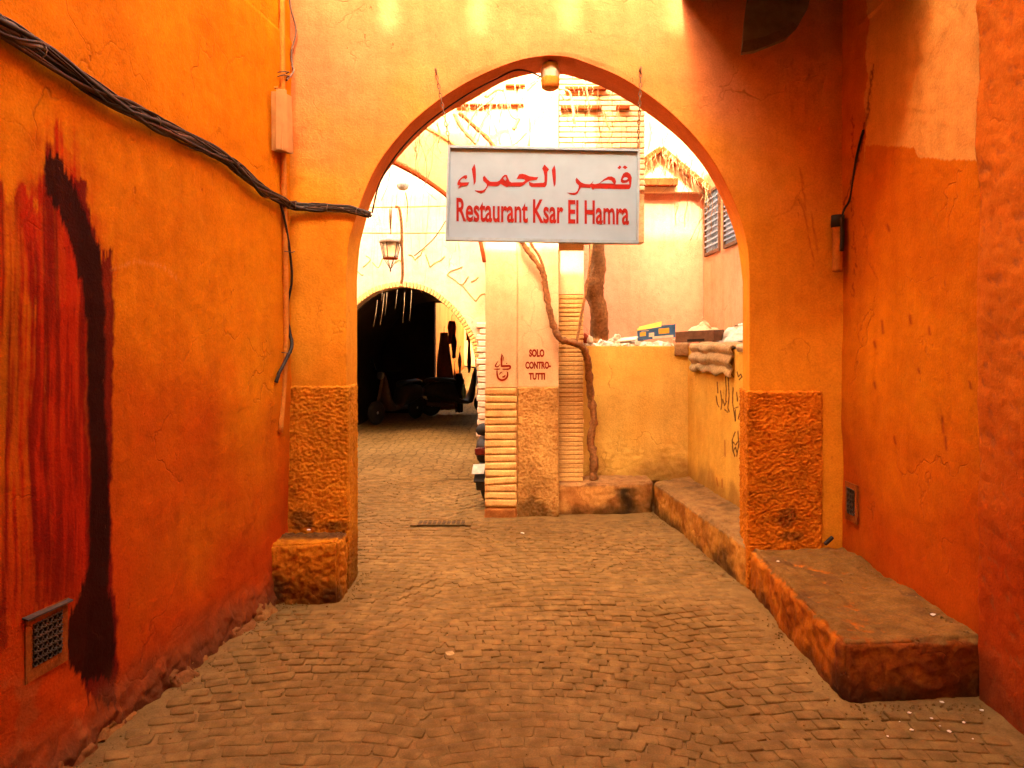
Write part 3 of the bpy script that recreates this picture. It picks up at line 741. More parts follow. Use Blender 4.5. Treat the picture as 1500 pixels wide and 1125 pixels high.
# cornice bands of bare brick high up
for (x0p, x1p, yp, hp) in ((668, 768, 155, 3.0), (740, 770, 127, 4), (822, 945, 155, 6), (828, 890, 127, 6)):
    xx0, zz = pxz(x0p, yp); xx1, _ = pxz(x1p, yp); nb = max(2, int((xx1 - xx0) / .12))
    for k in range(nb):
        a0 = xx0 + (xx1 - xx0) * k / nb; a1 = xx0 + (xx1 - xx0) * (k + 1) / nb - .006
        if rq.random() < .12: continue
        flat_slab('cornice_brick', a0, a1, zz - hp * .0024, zz + hp * .0024, YS - .045 - rq.uniform(0, .006) + (.07 if x0p > 800 else 0), .07, 'brick_red', SOLO, bev=.004)

def brick_row_mesh(w_, h_, d_):
    bm = bmesh.new(); bmesh.ops.create_cube(bm, size=1.0)
    for v in bm.verts: v.co = Vector((v.co.x * w_, v.co.y * d_, v.co.z * h_))
    bmesh.ops.bevel(bm, geom=list(bm.edges), offset=min(h_, w_) * .14, segments=1, affect='EDGES')
    return bm
def shared(bm, mat, name='brick'):
    me = bpy.data.meshes.new(name); bm.to_mesh(me); bm.free(); me.materials.append(M[mat]); return me
# brick pier on the ledge
YP = 7.02; x0, _ = pxz(818, 0, YP); x1, _ = pxz(855, 0, YP)
pier = empty('brick_pier', 'slim pier of thin painted bricks behind the climbing vine', 'pier', None, ((x0 + x1) / 2, YP + .15, .28))
pz0, pz1 = .285, 2.06; nn = 42; ph = (pz1 - pz0) / nn
me1 = [shared(brick_row_mesh((x1 - x0), ph * .86, .06), 'brick') for _ in range(1)]
for k in range(nn):
    o = bpy.data.objects.new('brick', me1[0]); link(o, pier)
    o.location = Vector(((x0 + x1) / 2 + rq.uniform(-.004, .004), YP + .03 + rq.uniform(-.004, .004), pz0 + (k + .5) * ph)) - pier.location
    o.rotation_euler = (0, rq.uniform(-.014, .014), rq.uniform(-.016, .016)); o.scale = (rq.uniform(.95, 1.0), 1, rq.uniform(.84, 1.06))
box('pier_core', ((x0 + x1) / 2, YP + .165, (pz0 + 4.6) / 2), (x1 - x0 - .012, .30, 4.6 - pz0), 'joint', pier)
flat_slab('plaster_cap', x0, x1 + .002, pz1 + .004, 3.2, YP, .05, 'peach', pier)
# pale brick wall over the side court
lint = empty('brick_lintel_wall', 'pale brick wall over the side court above the hanging sign', 'wall', None, (.82, 6.95, 2.6))
bx0, bx1 = xd + .004, pxz(945, 0, 6.90)[0]
box('wall_core', ((bx0 + bx1) / 2, 7.04, 3.55), (bx1 - bx0 - .002, .20, 2.0), 'jointpale', lint)
meb = shared(brick_row_mesh(.245, .041, .06), 'brick_top')
z = 3.05; r = 0
while z < 4.5:
    x = bx0 + (-.12 if r % 2 else 0)
    while x < bx1 - .03:
        c0, c1 = max(x, bx0), min(x + .252, bx1)
        if c1 - c0 > .04:
            o = bpy.data.objects.new('brick', meb); link(o, lint); o.scale = ((c1 - c0 - .006) / .245, 1, 1)
            o.location = Vector(((c0 + c1) / 2, 6.93 + rq.uniform(-.004, .003), z)) - lint.location
        x += .252
    z += .0495; r += 1

# ---- the low wall round the raised yard
def wall_paint(base, base2, dirt=.2):
    def f(P):
        C = np.ones(P.shape) * np.array(base); C = lerp(C, np.array(base2), sst(-.3, .6, fbm(P * 1.6 + 5, 4)) * .7)
        return common_dirt(P - np.array([0, 0, .27]), C, dirt, .6, (.20, .08, .025))
    return f
xs = np.linspace(.60, 1.745, 110); zs = np.linspace(.24, 1.57, 120); XX, ZZ = np.meshgrid(xs, zs)
P = np.stack([XX, np.full_like(XX, 7.29), ZZ], -1)
C = wall_paint((.85, .62, .15), (.83, .55, .11), .22)(P)
rg = sst(.75, .45, ZZ + .15 * fbm(P * 3, 3))
P[..., 1] += fbm(P * 1.5 + 2, 2) * .01 + fbm(P * 22, 3) * .006 * rg
o = sheet('yard_wall', P, 'paint', None, (0, .15, 0), C); tag(o, 'low yellow-orange yard wall heaped with rubbish along its top', 'wall')
A0 = np.array([1.735, 7.285]); A1 = np.array([1.865, D + TH - .01])
us = np.linspace(0, 1, 260); zs = np.linspace(.22, 1.56, 170); UU, ZZ = np.meshgrid(us, zs)
P = np.stack([A0[0] + (A1[0] - A0[0]) * UU, A0[1] + (A1[1] - A0[1]) * UU, ZZ], -1); px, py = proj(P)
C = wall_paint((.83, .52, .08), (.80, .45, .055), .2)(P)
ink = np.array([.09, .022, .01])
calli = [[(1048, 580), (1050, 592), (1052, 596)], [(1050, 560), (1051, 575)], [(1055, 572), (1057, 590), (1055, 600)], [(1058, 585), (1061, 594), (1064, 588)], [(1063, 552), (1064, 570), (1063, 588)], [(1067, 548), (1068, 580), (1066, 598), (1068, 603)],
         [(1061, 600), (1066, 604)], [(1074, 568), (1073, 590), (1077, 616)], [(1084, 570), (1086, 592), (1081, 614)], [(1079, 575), (1080, 588)], [(1076, 598), (1081, 596)], [(1077, 600), (1077, 617)], [(1072, 548), (1075, 552)],
         [(1080, 545), (1082, 552), (1085, 548), (1087, 552), (1083, 556)], [(1077, 633), (1073, 645), (1074, 660), (1077, 668)], [(1081, 632), (1083, 650), (1080, 668)], [(1074, 647), (1078, 652), (1082, 646)], [(1075, 660), (1078, 655), (1080, 662)]]
scl = 1.0
for s_ in calli:
    d = segdist(px, py, s_); C = lerp(C, ink, sst(1.25, .55, d + .35 * fbm(P * 30, 2)) * .9)
for s_ in ([(1061, 645), (1062, 668)], [(1050, 700), (1052, 712)], [(1058, 702), (1058, 714)]):
    C = lerp(C, np.array([.36, .10, .02]), sst(1.6, .4, segdist(px, py, s_)) * .6)
P[..., 0] -= fbm(P * 1.4, 2) * .008
o = sheet('yard_wall', P, 'paint', None, (.15, 0, 0), C); tag(o, 'low orange yard wall brushed with black calligraphy beside the arch pier', 'wall')
# raised yard floor behind the two low walls
o = lumpy('raised_yard', [(.62, 7.43, -.02), (2.32, 7.43, -.02), (2.32, 8.99, -.02), (.62, 8.99, -.02), (.62, 7.43, 1.50), (2.32, 7.43, 1.52), (2.32, 8.99, 1.55), (.62, 8.99, 1.55)], .05, .02, 5, 'rough', None, color=(.42, .24, .10), rnd=0)
tag(o, kind='structure')
o = lumpy('raised_yard', [(1.99, D + TH + .02, -.02), (2.325, D + TH + .02, -.02), (2.325, 7.425, -.02), (1.86, 7.425, -.02), (1.99, D + TH + .02, 1.50), (2.325, D + TH + .02, 1.50), (2.325, 7.425, 1.52), (1.86, 7.425, 1.52)], .05, .02, 5, 'rough', None, color=(.42, .24, .10), rnd=0)
tag(o, kind='structure')
# tall wall behind, wall with lattice windows, pale house beyond
def plain_wall(name, x0, x1, y0, y1, z0, z1, base, base2, label, cat='wall', back=(0, .3, 0), res=.05, parent=None):
    L = math.hypot(x1 - x0, y1 - y0); us = np.linspace(0, 1, int(L / res) + 2); zs = np.linspace(z0, z1, int((z1 - z0) / res) + 2); UU, ZZ = np.meshgrid(us, zs)
    P = np.stack([x0 + (x1 - x0) * UU, y0 + (y1 - y0) * UU, ZZ], -1); C = np.ones(P.shape) * np.array(base)
    C = lerp(C, np.array(base2), sst(-.4, .5, fbm(P * .8 + 6, 4)) * .8)
    nn_ = np.array(back) / np.linalg.norm(back); P = P + nn_ * (fbm(P * 1.5, 2) * .01)[..., None]
    o = sheet(name, P, 'paint', parent, back, C)
    if label: tag(o, label, cat)
    return o
plain_wall('courtyard_wall', .35, 2.36, 9.0, 9.0, 0, 3.72, (.80, .38, .26), (.76, .34, .21), 'tall peach wall behind the tree trunk and the rubbish heap')
WB = plain_wall('lattice_window_house', 2.335, 2.335, 9.02, D + TH + .01, 0, 3.62, (.82, .42, .22), (.78, .38, .18), 'peach house wall with lattice-screened windows beside the arch edge', 'house', back=(.3, 0, 0))
CH = plain_wall('pale_house', .05, 5.0, 10.6, 10.6, 0, 4.9, (.58, .44, .28), (.52, .37, .21), 'pale sunlit house wall rising behind the gable of dry thatch', 'house')
# lattice windows on the house wall (each: frame, crossing slats)
def lattice_window(y0, y1, z0, z1):
    X = 2.333
    fr = empty_part('window', WB)
    for (a0, a1, b0, b1) in ((y0, y1, z0 - .035, z0), (y0, y1, z1, z1 + .035), (y0 - .03, y0, z0 - .035, z1 + .035), (y1, y1 + .03, z0 - .035, z1 + .035)):
        box('window_frame', (X - .012, (a0 + a1) / 2, (b0 + b1) / 2), (.03, a1 - a0, b1 - b0), 'brownwood', fr)
    box('dark_reveal', (X - .003, (y0 + y1) / 2, (z0 + z1) / 2), (.004, y1 - y0, z1 - z0), 'dark', fr)
    n = 9
    for k in range(1, n): box('lattice_bar', (X - .010, y0 + (y1 - y0) * k / n, (z0 + z1) / 2), (.010, .016, z1 - z0), 'signframe', fr)
    m_ = int((z1 - z0) / ((y1 - y0) / n))
    for k in range(1, m_): box('lattice_bar', (X - .021, (y0 + y1) / 2, z0 + (z1 - z0) * k / m_), (.008, y1 - y0, .016), 'signframe', fr)
def empty_part(name, parent):
    o = bpy.data.objects.new(name, None); link(o, parent); o.empty_display_size = .05; return o
lattice_window(8.28, 8.86, 2.66, 3.34)
lattice_window(7.62, 8.06, 2.66, 3.34)

# ================================================================== HOUSES ROUND ABOUT (mostly above and behind the viewer)
hb = empty('covered_passage_house', 'unseen house across the alley over the viewer, its parapet slotted to cast sun stripes', 'house', None, (0, -3, 3))
HF = .9; TE = math.tan(_e) / math.cos(_a)
ZS = 3.71 + (D - HF) * TE                          # sill of the unseen slots, shaped to throw sun stripes on the arch wall
box('passage_ceiling', (.2, -3.6, 3.0), (5.4, 8.9, .3), 'orange', hb)
box('house_front', (.2, HF - .45, (3.16 + ZS) / 2), (5.4, .8, ZS - 3.16), 'orange', hb)
sx = [at(q, 0, D).x - (D - HF) * math.tan(_a) for q in (570, 702, 833, 993)]
edges = [-2.5] + sum([[q - .066, q + .066] for q in sx], []) + [2.9]
for k in range(0, len(edges), 2):
    box('stripe_panel', ((edges[k] + edges[k + 1]) / 2, HF, ZS + .12), (edges[k + 1] - edges[k], .10, .40), 'orange', hb)
box('back_house', (.2, -8.3, 3.0), (5.4, .3, 6.4), 'orange', hb)
nb = empty('unseen_house', 'plain unseen house mass added behind the paint-spilled wall to block the sun', 'house', None, (-4, 1.5, 0)); box('house_block', (-4.0, 1.55, 3.1), (4.2, 7.1, 6.2), 'orange', nb)  # unseen mass added to stop sun leaking into the court
nb = empty('unseen_house', 'plain house mass standing behind the bench wall', 'house', None, (4.6, 0, 0)); box('house_block', (4.7, -1.0, 2.8), (4.2, 12.6, 5.7), 'orange', nb)
plain_wall('court_side_wall', -3.9, -3.9, D + TH, 11.5, 0, 3.9, tuple(PEACH), (.74, .36, .08), 'peach side wall of the court hidden behind the arch pier', back=(-.3, 0, 0), res=.2)

# ---- cream gatehouse with the dark tunnel
YT = 11.5
gt = [(700, 668), (700, 600), (700, 560), (697, 525), (688, 495), (672, 467), (650, 444), (622, 426), (588, 419)]
gw = [(p.x, p.z) for p in (at(a, b, YT) for a, b in spline2(gt, 5))]
xm = at(588, 0, YT).x
gfull = gw + [(2 * xm - x, z) for x, z in gw[::-1][1:]]
ig = resample(gfull, 160); og = resample([(.6, -.06), (.6, 4.9), (-4.6, 4.9), (-4.6, -.06)], 160)
low = ig[:, 1] < 1.35; og[low, 1] = ig[low, 1]; og[low & (ig[:, 0] > xm), 0] = .6; og[low & (ig[:, 0] < xm), 0] = -4.6
hi = np.where(~low)[0]; og[hi] = resample([(.6, 1.36), (.6, 4.9), (-4.6, 4.9), (-4.6, 1.36)], len(hi))
rows = [lay2(ig, YT + .35)] + [lay2(ig, YT + .35 * (1 - s)) for s in (.05, .5, .97)] + [lay2(ig * (1 - s) + og * s, YT) for s in np.r_[0, .01, np.linspace(.04, 1, 36)]]
P = np.array(rows); C = np.ones(P.shape) * CREAM
C = lerp(C, np.array([.70, .50, .25]), sst(-.3, .6, fbm(P * 1.1 + 3, 4)) * .6)
C = common_dirt(P, C, .5, .5, (.34, .20, .09))
P = P + np.array([0, 1, 0]) * (fbm(P * 2, 2) * .01 * (P[..., 1] < YT + .01))[..., None]
GATE = sheet('gatehouse', P, 'paint', None, None, C); tag(GATE, 'cream gatehouse wall with scalloped relief over a dark tunnel mouth', 'gatehouse')
# tunnel interior
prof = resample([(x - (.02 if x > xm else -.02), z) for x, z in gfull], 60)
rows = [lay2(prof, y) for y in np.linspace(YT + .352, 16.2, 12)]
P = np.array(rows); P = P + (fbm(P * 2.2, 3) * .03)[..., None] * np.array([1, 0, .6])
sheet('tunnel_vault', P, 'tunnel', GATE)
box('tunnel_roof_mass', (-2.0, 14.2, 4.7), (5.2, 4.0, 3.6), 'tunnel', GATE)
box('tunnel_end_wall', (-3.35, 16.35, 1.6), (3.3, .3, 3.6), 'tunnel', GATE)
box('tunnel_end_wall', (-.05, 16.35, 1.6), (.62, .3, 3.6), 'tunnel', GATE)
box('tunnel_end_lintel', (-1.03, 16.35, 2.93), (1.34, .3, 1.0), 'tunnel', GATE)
# white stone quoins down the visible jamb
mq = shared(brick_row_mesh(.22, .082, .10), 'cream', 'quoin_stone'); rq2 = random.Random(9)
z = .06; k = 0
while z < 1.85:
    o = bpy.data.objects.new('quoin_stone', mq); link(o, GATE)
    o.location = (-.531 + .10 + (0 if k % 2 else .03) + rq2.uniform(-.015, .01), YT - .01 + rq2.uniform(-.015, .01), z); o.rotation_euler = (0, rq2.uniform(-.05, .05), rq2.uniform(-.06, .06)); z += .094; k += 1
# arch ring of upright bricks
mr = shared(brick_row_mesh(.055, .20, .10), 'brick', 'arch_brick')
ring = resample(gfull, 121)
for k in range(24, 97):
    x, z_ = ring[k]; tx, tz = ring[k + 1] - ring[k - 1]; o = bpy.data.objects.new('arch_brick', mr); link(o, GATE)
    nx, nz = tz, -tx; L = math.hypot(nx, nz); nx, nz = nx / L, nz / L
    if (x - xm) * nx + (z_ - 1.2) * nz < 0: nx, nz = -nx, -nz
    o.location = (x + nx * .035, YT + .03 + rq2.uniform(-.006, .006), z_ + nz * .035); o.rotation_euler = (0, math.atan2(nx, nz), 0); o.scale = (.75, 1, .42)
# scalloped relief, its shadow lines drawn as thin darker tubes
def c6(pts): return [at(520 + a / 5.115, 240 + b / 5.115, YT - .006) for a, b in pts]
for s_ in ([(450, 722), (470, 697), (490, 685), (505, 652), (526, 636)], [(562, 775), (600, 740), (640, 722), (672, 690)], [(690, 832), (720, 800), (760, 790), (806, 768)], [(690, 832), (745, 868), (800, 905), (850, 842)],
           [(905, 1030), (940, 980), (975, 972)], [(870, 882), (900, 868), (922, 845)], [(82, 690), (115, 720), (60, 775)], [(130, 738), (175, 778), (205, 712), (225, 710)], [(10, 800), (50, 832), (62, 828)], [(400, 680), (430, 690), (450, 722)], [(800, 905), (905, 1030)], [(530, 680), (562, 775)], [(300, 745), (330, 720), (350, 740)]):
    tube('relief_shadow_line', smooth_path(c6(s_), 4), .008, 'joint', GATE, 5)
# street beyond the tunnel
plain_wall('far_street_wall', -.22, -.05, 16.55, 40, 0, 4.2, (.76, .50, .22), (.72, .42, .14), 'sunlit pale wall of the far street seen through the tunnel', back=(.3, 0, 0), res=.3)
plain_wall('far_street_wall', -2.1, -2.6, 16.55, 40, 0, 4.2, (.70, .38, .12), (.60, .28, .07), 'shaded wall of the far street behind the hanging goods', back=(-.3, 0, 0), res=.3)
plain_wall('far_house', -4, 2, 40, 40, 0, 6, (.76, .52, .25), (.72, .45, .18), 'far pale house closing the street beyond the tunnel', 'house', res=.3)

# ================================================================== GABLE WITH DRY THATCH
YG = 8.80
gb = empty('thatched_gable', 'small gable roof edged with red brick and hung with dry straw', 'gable', None, at(985, 270, YG))
pk = at(968, 218, YG); le = at(905, 262, YG); ri = at(1062, 296, YG)
def slope(a, b, nm):
    n = 14
    for k in range(n):
        p = a.lerp(b, (k + .5) / n); d = (b - a).normalized(); ang = math.atan2(-d.z, d.x)
        from mathutils import Euler
        box('ridge_brick', p + Vector((0, .12, 0)), ((b - a).length / n * .93, .34, .055 + .01 * rq2.random()), 'brick_red', gb, rot=Euler((0, ang, 0)), bevel=.006)
slope(le, pk, 'l'); slope(pk, ri, 'r')
poly_prism('gable_wall', [le + Vector((0, .1, -.02)), pk + Vector((0, .1, -.03)), ri + Vector((0, .1, -.02)), Vector((ri.x, YG + .1, at(0, 275, YG).z - .03)), Vector((le.x, YG + .1, at(0, 275, YG).z - .03))], Vector((0, .2, 0)), 'peach', gb)
box('beam', at(955, 266, YG) + Vector((0, .05, 0)), (.62, .12, .085), 'brick_red', gb, bevel=.008)
rt = random.Random(21); items = []; items2 = []
for k in range(100):
    t_ = rt.random(); a = le.lerp(pk, t_ * 1.0) if rt.random() < .42 else pk.lerp(ri, rt.random())
    p = a + Vector((0, -.06 - rt.random() * .10, -.03)); L = rt.uniform(.05, .30); dx = rt.uniform(-.12, .12)
    pts = [p + Vector((dx * s * s + rt.uniform(-.012, .012), rt.uniform(-.02, .01) - .03 * s, -L * s)) for s in (0, .3, .65, 1)]
    (items if k % 2 else items2).append((pts, rt.uniform(.0014, .0032)))
tag(tubes('straw', items, 'straw', gb, 4), kind='stuff'); tag(tubes('straw', items2, 'twig', gb, 4), kind='stuff')

# ================================================================== TREE, VINE, DRY TENDRILS
tr = empty('bare_tree', 'bare leaning tree trunk rising from the raised yard behind the sign', 'tree', None, at(876, 505, 8.0))
tp = smooth_path([at(876, 508, 8.0), at(878, 485, 8.0), at(877, 455, 7.98), at(870, 425, 7.98), at(876, 395, 7.98), at(874, 350, 8.0), at(878, 280, 8.0), at(890, 180, 8.05), at(895, 60, 8.1), at(890, -60, 8.1)], 6)
rad = [.105 - .05 * k / len(tp) + (.02 if 16 < k < 22 else 0) * .6 + (.03 if k < 3 else 0) for k in range(len(tp))]
tube('trunk', tp, rad, 'trunk', tr, 20, .11)
lm = []
for k in range(9):
    b0 = tp[-1 - k * 2]; an = k * 2.4
    lm.append((smooth_path([b0, b0 + Vector((math.cos(an) * .4, math.sin(an) * .3, .5)), b0 + Vector((math.cos(an) * .9, math.sin(an) * .7, 1.2 + .1 * k))], 4), [.03 * (1 - j / 12) + .006 for j in range(9)]))
tubes('crown', lm, 'trunk', tr, 7)

YV = 6.70
vn = empty('climbing_vine', 'old twisted vine stem climbing from the ledge round the stencilled panel', 'vine', None, at(868, 702, 6.95))
vp = smooth_path([at(869, 703, 7.08), at(870, 672, 7.06), at(865, 645, 7.04), at(870, 615, 7.02), at(866, 585, 7.0), at(863, 555, 6.96), at(860, 525, 6.90), at(852, 508, 6.84), at(838, 502, 6.76), at(820, 496, YV), at(811, 478, YV), at(804, 450, YV), at(799, 420, YV), at(796, 402, YV), at(786, 384, YV), at(772, 366, YV), at(764, 350, YV), at(755, 310, 6.68), at(745, 250, 6.66), at(720, 210, 6.62), at(700, 190, 6.6), at(672, 165, 6.55)], 6)
tube('stem', vp, [(.038 - .022 * k / len(vp)) * (1 + .22 * math.sin(k * 1.9) * math.sin(k * .43 + 1)) for k in range(len(vp))], 'wood', vn, 14, .20)
v2 = smooth_path([at(845, 502, 6.80), at(850, 470, 6.84), at(856, 440, 6.86), at(862, 405, 6.86), at(866, 365, 6.85), at(870, 300, 6.8)], 6)
tube('stem', v2, .012, 'wood', vn, 8, .2)
v3 = smooth_path([at(799, 420, YV - .01), at(798, 400, YV - .02), at(790, 375, YV), at(776, 350, YV), at(779, 300, 6.66)], 6)
tube('stem', v3, .012, 'wood', vn, 8, .2)
def cB(a, b, Y=6.5): return at(640 + a / 4.6875, 60 + b / 4.6875, Y)
for pts, r in (([(410, 340), (380, 400), (270, 480), (220, 580), (215, 610)], .007), ([(120, 500), (165, 590), (215, 650), (270, 705)], .016), ([(350, 360), (370, 450), (310, 580), (280, 690)], .007), ([(380, 540), (415, 640), (435, 710)], .006),
               ([(450, 310), (480, 420), (510, 510), (560, 545)], .007), ([(560, 530), (545, 570), (525, 610)], .016), ([(640, 300), (700, 250), (720, 240)], .010), ([(620, 340), (650, 310), (690, 270)], .012), ([(615, 630), (570, 680), (525, 715)], .007),
               ([(630, 720), (640, 600), (632, 520)], .010), ([(850, 330), (905, 345), (925, 400), (945, 570)], .010), ([(850, 360), (880, 400), (915, 395)], .014), ([(920, 420), (940, 500), (930, 540)], .012), ([(330, 370), (345, 380), (410, 335), (455, 340)], .014), ([(1020, 290), (1035, 370), (1045, 440)], .007), ([(1150, 480), (1165, 560), (1190, 610)], .007), ([(0, 560), (20, 640), (10, 700)], .007)):
    tube('branch', smooth_path([cB(a, b) for a, b in pts], 4), r, 'twig', vn, 6, .35)
items = []; rt = random.Random(4)
for k in range(170):
    a = rt.uniform(540, 1070); b_ = np.interp(a, [540, 600, 700, 800, 940, 1070], [250, 190, 125, 108, 150, 290]) + rt.uniform(-6, 30)
    Y = rt.uniform(5.35, 6.5); p = at(a, b_, Y); L = rt.choice([.08, .15, .3, .5]) * rt.uniform(.6, 1.3); pts = [p]; d = Vector((rt.uniform(-.3, .3), rt.uniform(-.2, .2), -1))
    for s in range(5):
        d += Vector((rt.uniform(-.35, .35), rt.uniform(-.2, .2), 0)); pts.append(pts[-1] + d.normalized() * L / 5)
    items.append((pts, rt.uniform(.0012, .0026)))
td = tubes('dry_tendrils', items, 'twig', None, 4); tag(td, 'fine dry vine tendrils dangling behind the top of the archway', 'tendrils', kind='stuff')
items = []
for k in range(60):
    a = rt.uniform(540, 690); b_ = rt.uniform(255, 330); Y = rt.uniform(8.5, 10.8); p = at(a, b_, Y); L = rt.uniform(.3, 1.0); dx = rt.uniform(-.08, .08)
    items.append(([p + Vector((dx * s + rt.uniform(-.015, .015), 0, -L * s)) for s in (0, .25, .5, .75, 1)], rt.uniform(.001, .0022)))
td = tubes('dry_tendrils', items, 'twig', None, 4); tag(td, 'dry hair-thin tendrils hanging in front of the cream gatehouse', 'tendrils', kind='stuff')
items = []
for a, b0, b1, dx in ((553, 440, 478, -6), (563, 430, 476, -6), (567, 428, 462, -3), (582, 424, 452, -3), (593, 428, 473, -3), (603, 425, 470, -3), (612, 420, 428, 6), (560, 425, 440, -1), (665, 452, 470, 0)):
    items.append(([at(a, b0, 11.2), at(a + dx * .4, (b0 + b1) / 2, 11.18), at(a + dx, b1, 11.2)], .0022))
td = tubes('hanging_threads', items, 'cloth', None, 4); tag(td, 'pale threads dangling across the dark tunnel mouth', 'threads', kind='stuff')

# ================================================================== THE HANGING SIGN
YN = 4.78
ctr = at(795, 285, YN)
sg = empty('restaurant_sign', 'white hanging sign with red Arabic and Latin lettering under the archway', 'sign', None, (ctr.x, ctr.y, ctr.z))
def sp(px_, py_, dy=0.0): return at(px_, py_, YN) + Vector((0, dy, 0))
q = [sp(656, 213), sp(937.5, 218.5), sp(935, 357), sp(652.5, 352)]
poly_prism('panel', [p + Vector((0, .004, 0)) for p in q], Vector((0, .04, 0)), 'signwhite', sg)
def bar(a, b, wdt, dy=0.0, name='frame_bar'):
    d = (b - a).normalized(); nrm_ = Vector((-d.z, 0, d.x)) * wdt
    poly_prism(name, [a + Vector((0, -.012 - dy, 0)), b + Vector((0, -.012 - dy, 0)), b + nrm_ + Vector((0, -.012 - dy, 0)), a + nrm_ + Vector((0, -.012 - dy, 0))], Vector((0, .03, 0)), 'signframe', sg)
bar(q[1], q[0], .016); bar(q[0], q[3], .015, .0015); bar(q[3], q[2], .020); bar(q[2], q[1], .016, .0015)
def c1(l): return [(650 + a / 10, 210 + b / 10) for a, b in l]
def c2_(l): return [(780 + a / 9.375, 210 + b / 9.375) for a, b in l]
glyphs = [c1([(200, 585), (215, 540), (260, 495), (300, 468), (338, 465), (345, 500), (320, 528), (300, 505), (275, 510), (250, 530), (235, 560), (255, 572), (310, 570), (375, 568), (355, 605), (340, 615), (270, 625), (210, 660), (225, 630), (240, 615), (200, 608)]),
    c1([(450, 298), (410, 375), (435, 540), (440, 615), (468, 565), (472, 470), (468, 370)]),
    c1([(592, 470), (572, 500), (578, 548), (625, 590), (632, 620), (605, 665), (570, 688), (520, 692), (450, 687), (500, 715), (555, 728), (600, 705), (640, 640), (650, 622), (775, 628), (805, 618), (838, 588), (880, 502), (925, 460), (895, 458), (865, 480), (820, 540), (785, 560), (720, 562), (680, 560), (640, 525)]),
    c1([(925, 460), (900, 474), (918, 520), (905, 548), (872, 518), (855, 545), (832, 590), (880, 620), (925, 640), (950, 628), (1120, 632), (1165, 615), (1215, 572), (1255, 550), (1270, 545), (1365, 532), (1388, 492), (1330, 492), (1255, 480), (1200, 455), (1155, 443), (1105, 450), (1085, 485), (1068, 518), (1130, 518), (1180, 528), (1195, 545), (1160, 566), (990, 572), (965, 555), (945, 510)]),
    [(774.5, 265.5), (775.5, 271.5), (778.5, 273.7)] + c2_([(20, 598), (175, 600), (195, 570), (203, 500), (205, 390), (228, 355), (165, 288), (133, 345), (152, 380), (165, 450), (165, 525), (150, 540), (10, 545)]) + [(777, 267)],
    c2_([(302, 295), (265, 365), (278, 480), (295, 600), (318, 560), (322, 470), (318, 360)]),
    c2_([(605, 468), (590, 500), (600, 540), (635, 575), (635, 610), (620, 650), (590, 675), (540, 680), (470, 675), (530, 700), (575, 708), (620, 690), (650, 630), (665, 605), (790, 610), (803, 595), (830, 640), (850, 618), (1330, 628), (1350, 600), (1360, 540), (1365, 470), (1345, 420), (1310, 395), (1280, 393), (1245, 415), (1225, 460), (1212, 500), (1215, 530), (1240, 545), (1290, 540), (1325, 520), (1330, 560), (1140, 560), (1150, 520), (1130, 475), (1090, 452), (1040, 455), (980, 490), (920, 545), (860, 560), (822, 550), (840, 510), (815, 540), (790, 560), (720, 555), (670, 535)]),
    c2_([(1165, 335), (1200, 300), (1225, 325), (1195, 355)]), c2_([(1235, 325), (1270, 300), (1308, 328), (1275, 355)])]
for k, g in enumerate(glyphs): poly_prism('arabic_letter', [sp(a, b, .0015 + .0002 * k) for a, b in g], Vector((0, .004, 0)), 'signred', sg)
for g in (c2_([(930, 548), (985, 515), (1040, 500), (1085, 512), (1112, 550)]), c2_([(1240, 492), (1265, 467), (1298, 470), (1310, 486), (1290, 500), (1260, 506)])):
    poly_prism('letter_counter', [sp(a, b, -.0005) for a, b in g], Vector((0, .003, 0)), 'signwhite', sg)
def text_mesh(name, body, mat, parent, place, width, height, bold, sk=0.0, dy=0.0, extr=.0015):
    """flat lettering as a mesh: place = world point of the lower left corner; in the XZ plane."""
    cu = bpy.data.curves.new(name, 'FONT'); cu.body = body; cu.size = 1.0; cu.offset = bold; cu.resolution_u = 4; cu.extrude = .0
    ob = bpy.data.objects.new(name, cu); COL.objects.link(ob)
    dg = bpy.context.evaluated_depsgraph_get(); me = bpy.data.meshes.new_from_object(ob.evaluated_get(dg))
    bpy.data.objects.remove(ob); bpy.data.curves.remove(cu)
    V = np.array([v.co[:] for v in me.vertices]); lo = V.min(0); hi_ = V.max(0)
    U = (V - lo) / np.maximum(hi_ - lo, 1e-6)
    Wd = np.stack([place[0] + U[:, 0] * width, np.full(len(V), place[1] + dy), place[2] + U[:, 1] * height + U[:, 0] * sk], 1)
    n0 = len(V); faces = [tuple(p.vertices) for p in me.polygons]; bpy.data.meshes.remove(me)
    return mesh(name, Wd, faces, mat, parent)
bl = sp(668.5, 324.5); tr_ = sp(921.5, 290)
text_mesh('latin_lettering', 'Restaurant Ksar El Hamra', 'signred', sg, (bl.x, YN + .002, bl.z), tr_.x - bl.x, (324.5 - 289.5) * YN / F, .023, sk=-(329.5 - 324.5) * YN / F)
def chain(name, a, b, label):
    d = (b - a); n = int(d.length / .030); root = empty(name, label, 'chain', 'sign chains', a)
    for k in range(n):
        p = a + d * ((k + .5) / n); pts = []
        for j in range(9):
            an = 2 * math.pi * j / 8; u_ = math.cos(an) * .019; v_ = math.sin(an) * .0085
            side = Vector((1, 0, 0)) if k % 2 else Vector((0, 1, 0)); pts.append(p + d.normalized() * u_ + side * v_)
        tube('link', pts, .0032, 'chain', root, 5)
    box('hook', a + Vector((0, .03, .0)), (.012, .08, .02), 'chain', root, bevel=.003)
chain('sign_chain', at(638, 102, 4.80), at(659, 213, YN), 'thin chain slanting to the corner of the sign nearer the lantern')
chain('sign_chain', at(939, 100, 4.80), at(934.5, 217, YN), 'thin upright chain at the sign corner nearer the gable')

